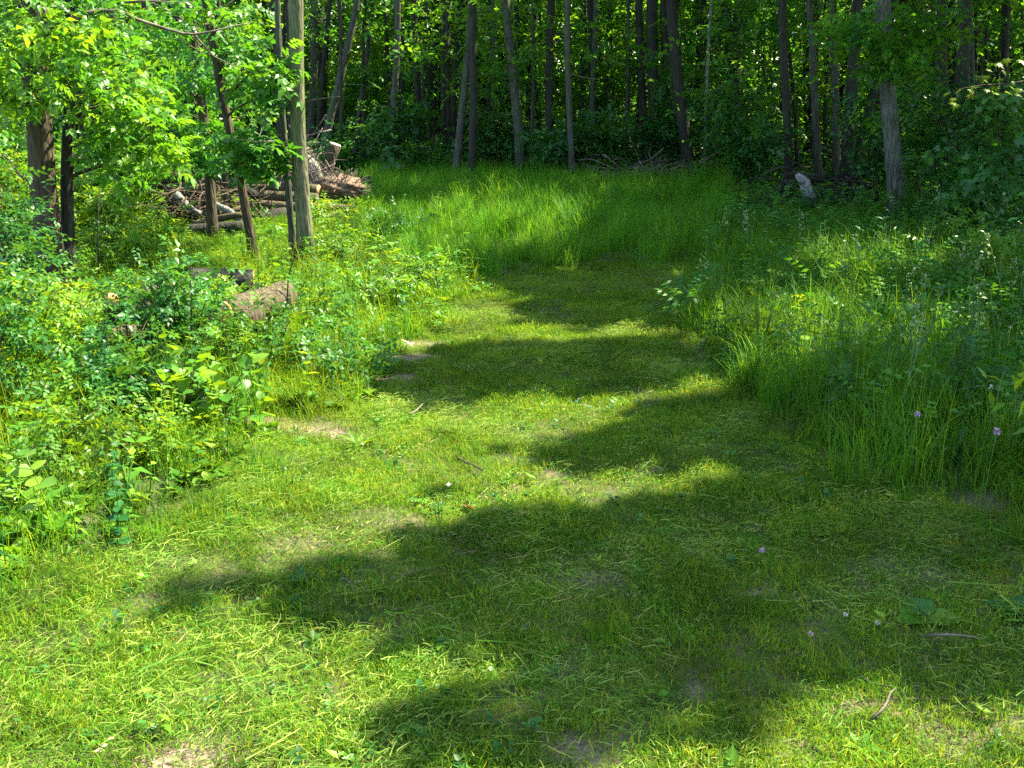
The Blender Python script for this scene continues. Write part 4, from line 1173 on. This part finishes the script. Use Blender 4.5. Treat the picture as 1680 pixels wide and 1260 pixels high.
# ------------------------------------------------------------------ broad leaved single plants in the turf
def dock(label, u, v_, n, L, mat, tpl=LEAF, up=.5, wide=1.0):
    b = gp(u, v_); b[2] = gz(b[0], b[1])
    e = empty('broadleaf_plant', b, label, 'plant')
    for i in range(n):
        a = 6.28 * i / n + random.uniform(-.3, .3)
        V, F_, T_ = replicate(tpl, (b + np.array([0, 0, .01]))[None], rotm(np.array([a]), np.array([up * random.uniform(.5, 1.4)]), np.array([random.uniform(-.3, .3)])), np.array([L * random.uniform(.7, 1.1)]))
        part('leaf', V, F_, mat, e, tint=T_)
dock('broad leaved plantain rosette at the lower left of the path', 168, 1228, 9, .075, HERB_D, LANCE, up=.45)
dock('pale broad leaved weed at the bottom left centre', 585, 1245, 6, .07, HERB, up=.4)
dock('weed with long pointed leaves at the edge of the bare soil', 590, 735, 7, .17, HERB, LANCE, up=.6)
dock('large flat green leaf plant in the shade at the right', 1520, 1022, 3, .13, HERB, ROUND, up=.12)
dock('dark leafy weed tuft added where the tip of the path shade falls', 495, 965, 5, .08, HERB_D, up=.5)  # added tuft; the dark patch here is the tip of the cast shade
dock('round pale leaf plant at the left border of the mown grass', 35, 925, 4, .12, HERB, ROUND, up=.6)
dock('small dark leaved weed on the sunny path left of the shade', 425, 856, 6, .07, HERB_D, up=.5)
dock('clump of pointed leaves at the bottom right in the sun', 1410, 1235, 6, .07, HERB, up=.4)
dock('wide leaf weed in the deep shade at the right border', 1650, 1010, 5, .1, HERB_D, ROUND, up=.3)
# sprout in the middle of the sunny path
b = gp(722, 868); e = empty('weed', b, 'small upright twiggy sprout on the sunny path with a pale flower bud', 'weed')
for k, (du, dv) in enumerate([(-8, -45), (2, -60), (14, -70)]):
    q = at(722 + du, 868 + dv, b[1] + .02)
    part('stem', *tube(bend(b, q, 5, 0, .04), [.003, .0028, .0022, .0016, .001], 4)[:2], STEM, e)
V, F_, T_ = replicate(ROUND, np.array([q, q, q]), rotm(np.array([0, 2.1, 4.2]), np.array([.7, .7, .7]), np.zeros(3)), np.array([.02] * 3))
part('flower_bud', V, F_, WHITEFL, e, tint=T_)
# sticks and fallen leaves
def stick(label, u1, v1, u2, v2, r, mat=TWIG, name='stick'):
    a, b = gp(u1, v1, .04), gp(u2, v2, .05)
    o = part(name, *tube(bend(a, b, 6, 0, .03), [r, r, r * .95, r * .85, r * .7, r * .4], 6, .1)[:2], mat)
    tag(o, label, 'stick')
stick('dark brown stick lying on the sunny grass', 748, 748, 792, 772, .007, B_BROWN)
stick('pale bent stick near the upper shade band', 672, 680, 694, 662, .006)
stick('pale straw stalk slanting at the shade tip', 640, 950, 700, 933, .004)
stick('short straw stalk in the shade left of centre', 560, 948, 580, 975, .003)
stick('pale dry stalk lying in the shade at the right', 1510, 1043, 1615, 1048, .004)
stick('forked dry stalk on the sunny corner at the lower right', 1430, 1180, 1468, 1130, .004)
stick('dry brown stalk near the sunny corner', 1412, 1108, 1462, 1126, .003)
b = gp(784, 838, .03)
o = part('fallen_leaf', *replicate(LEAF, b[None], rotm(np.array([1.2]), np.array([.25]), np.array([.5])), np.array([.11]))[:2], REDLEAF, tint=np.full(5, .5)); tag(o, 'reddish brown curled leaf lying on the sunny grass', 'leaf')
b = gp(676, 568, .05)
o = part('fallen_leaf', *replicate(ROUND, b[None], rotm(np.array([1.2]), np.array([.5]), np.array([.3])), np.array([.1]))[:2], DEADLEAF, tint=np.full(9, .9)); tag(o, 'pale pinkish dry leaf by the left edge of the path', 'leaf')
b = at(1020, 300, 20.2)
o = part('yellow_leaf', *replicate(ROUND, b[None], rotm(np.array([0.]), np.array([1.35]), np.array([0.])), np.array([.16]))[:2], L_MAP, tint=np.full(9, 1.)); tag(o, 'single glowing yellow leaf before the grey branches', 'leaf')
# clover flowers
def flower(label, u, v_, hgt, r, mat, name='clover_flower'):
    g = gp(u, v_, hgt); base = g.copy(); base[2] = gz(g[0], g[1])
    e = empty(name, base, label, 'flower')
    part('stem', *tube(bend(base, g, 4, 0, .03), [.002, .002, .0016, .0014], 4)[:2], STEM, e)
    k = 40
    ph = np.arccos(1 - 1.6 * rng.random(k)); th = rng.uniform(0, 6.28, k)
    q = np.stack([np.sin(ph) * np.cos(th), np.sin(ph) * np.sin(th), np.cos(ph)], -1)
    V, F_, T_ = replicate(LEAF, g + q * r * .35, rotm(th - 1.57, 1.57 - ph + 0 * th, np.zeros(k)), np.full(k, r * .9))
    part('flower_head', V, F_, mat, e, tint=T_)
flower('pink clover head in the shade just right of centre', 1250, 903, .05, .011, FLOWER)
flower('mauve clover head in the shade lower right', 1330, 1040, .04, .009, FLOWER)
flower('white clover head in the shade of the right turf', 1387, 1008, .04, .008, WHITEFL)
flower('white clover head beside the large flat leaf', 1440, 1022, .04, .009, WHITEFL)
flower('lilac flower in the right thicket, the inner one', 1505, 680, .35, .014, FLOWER)
flower('lilac flower at the right border above pale leaves', 1636, 708, .4, .017, FLOWER)
flower('tiny white flower high in the right thicket', 1626, 635, .45, .01, WHITEFL)
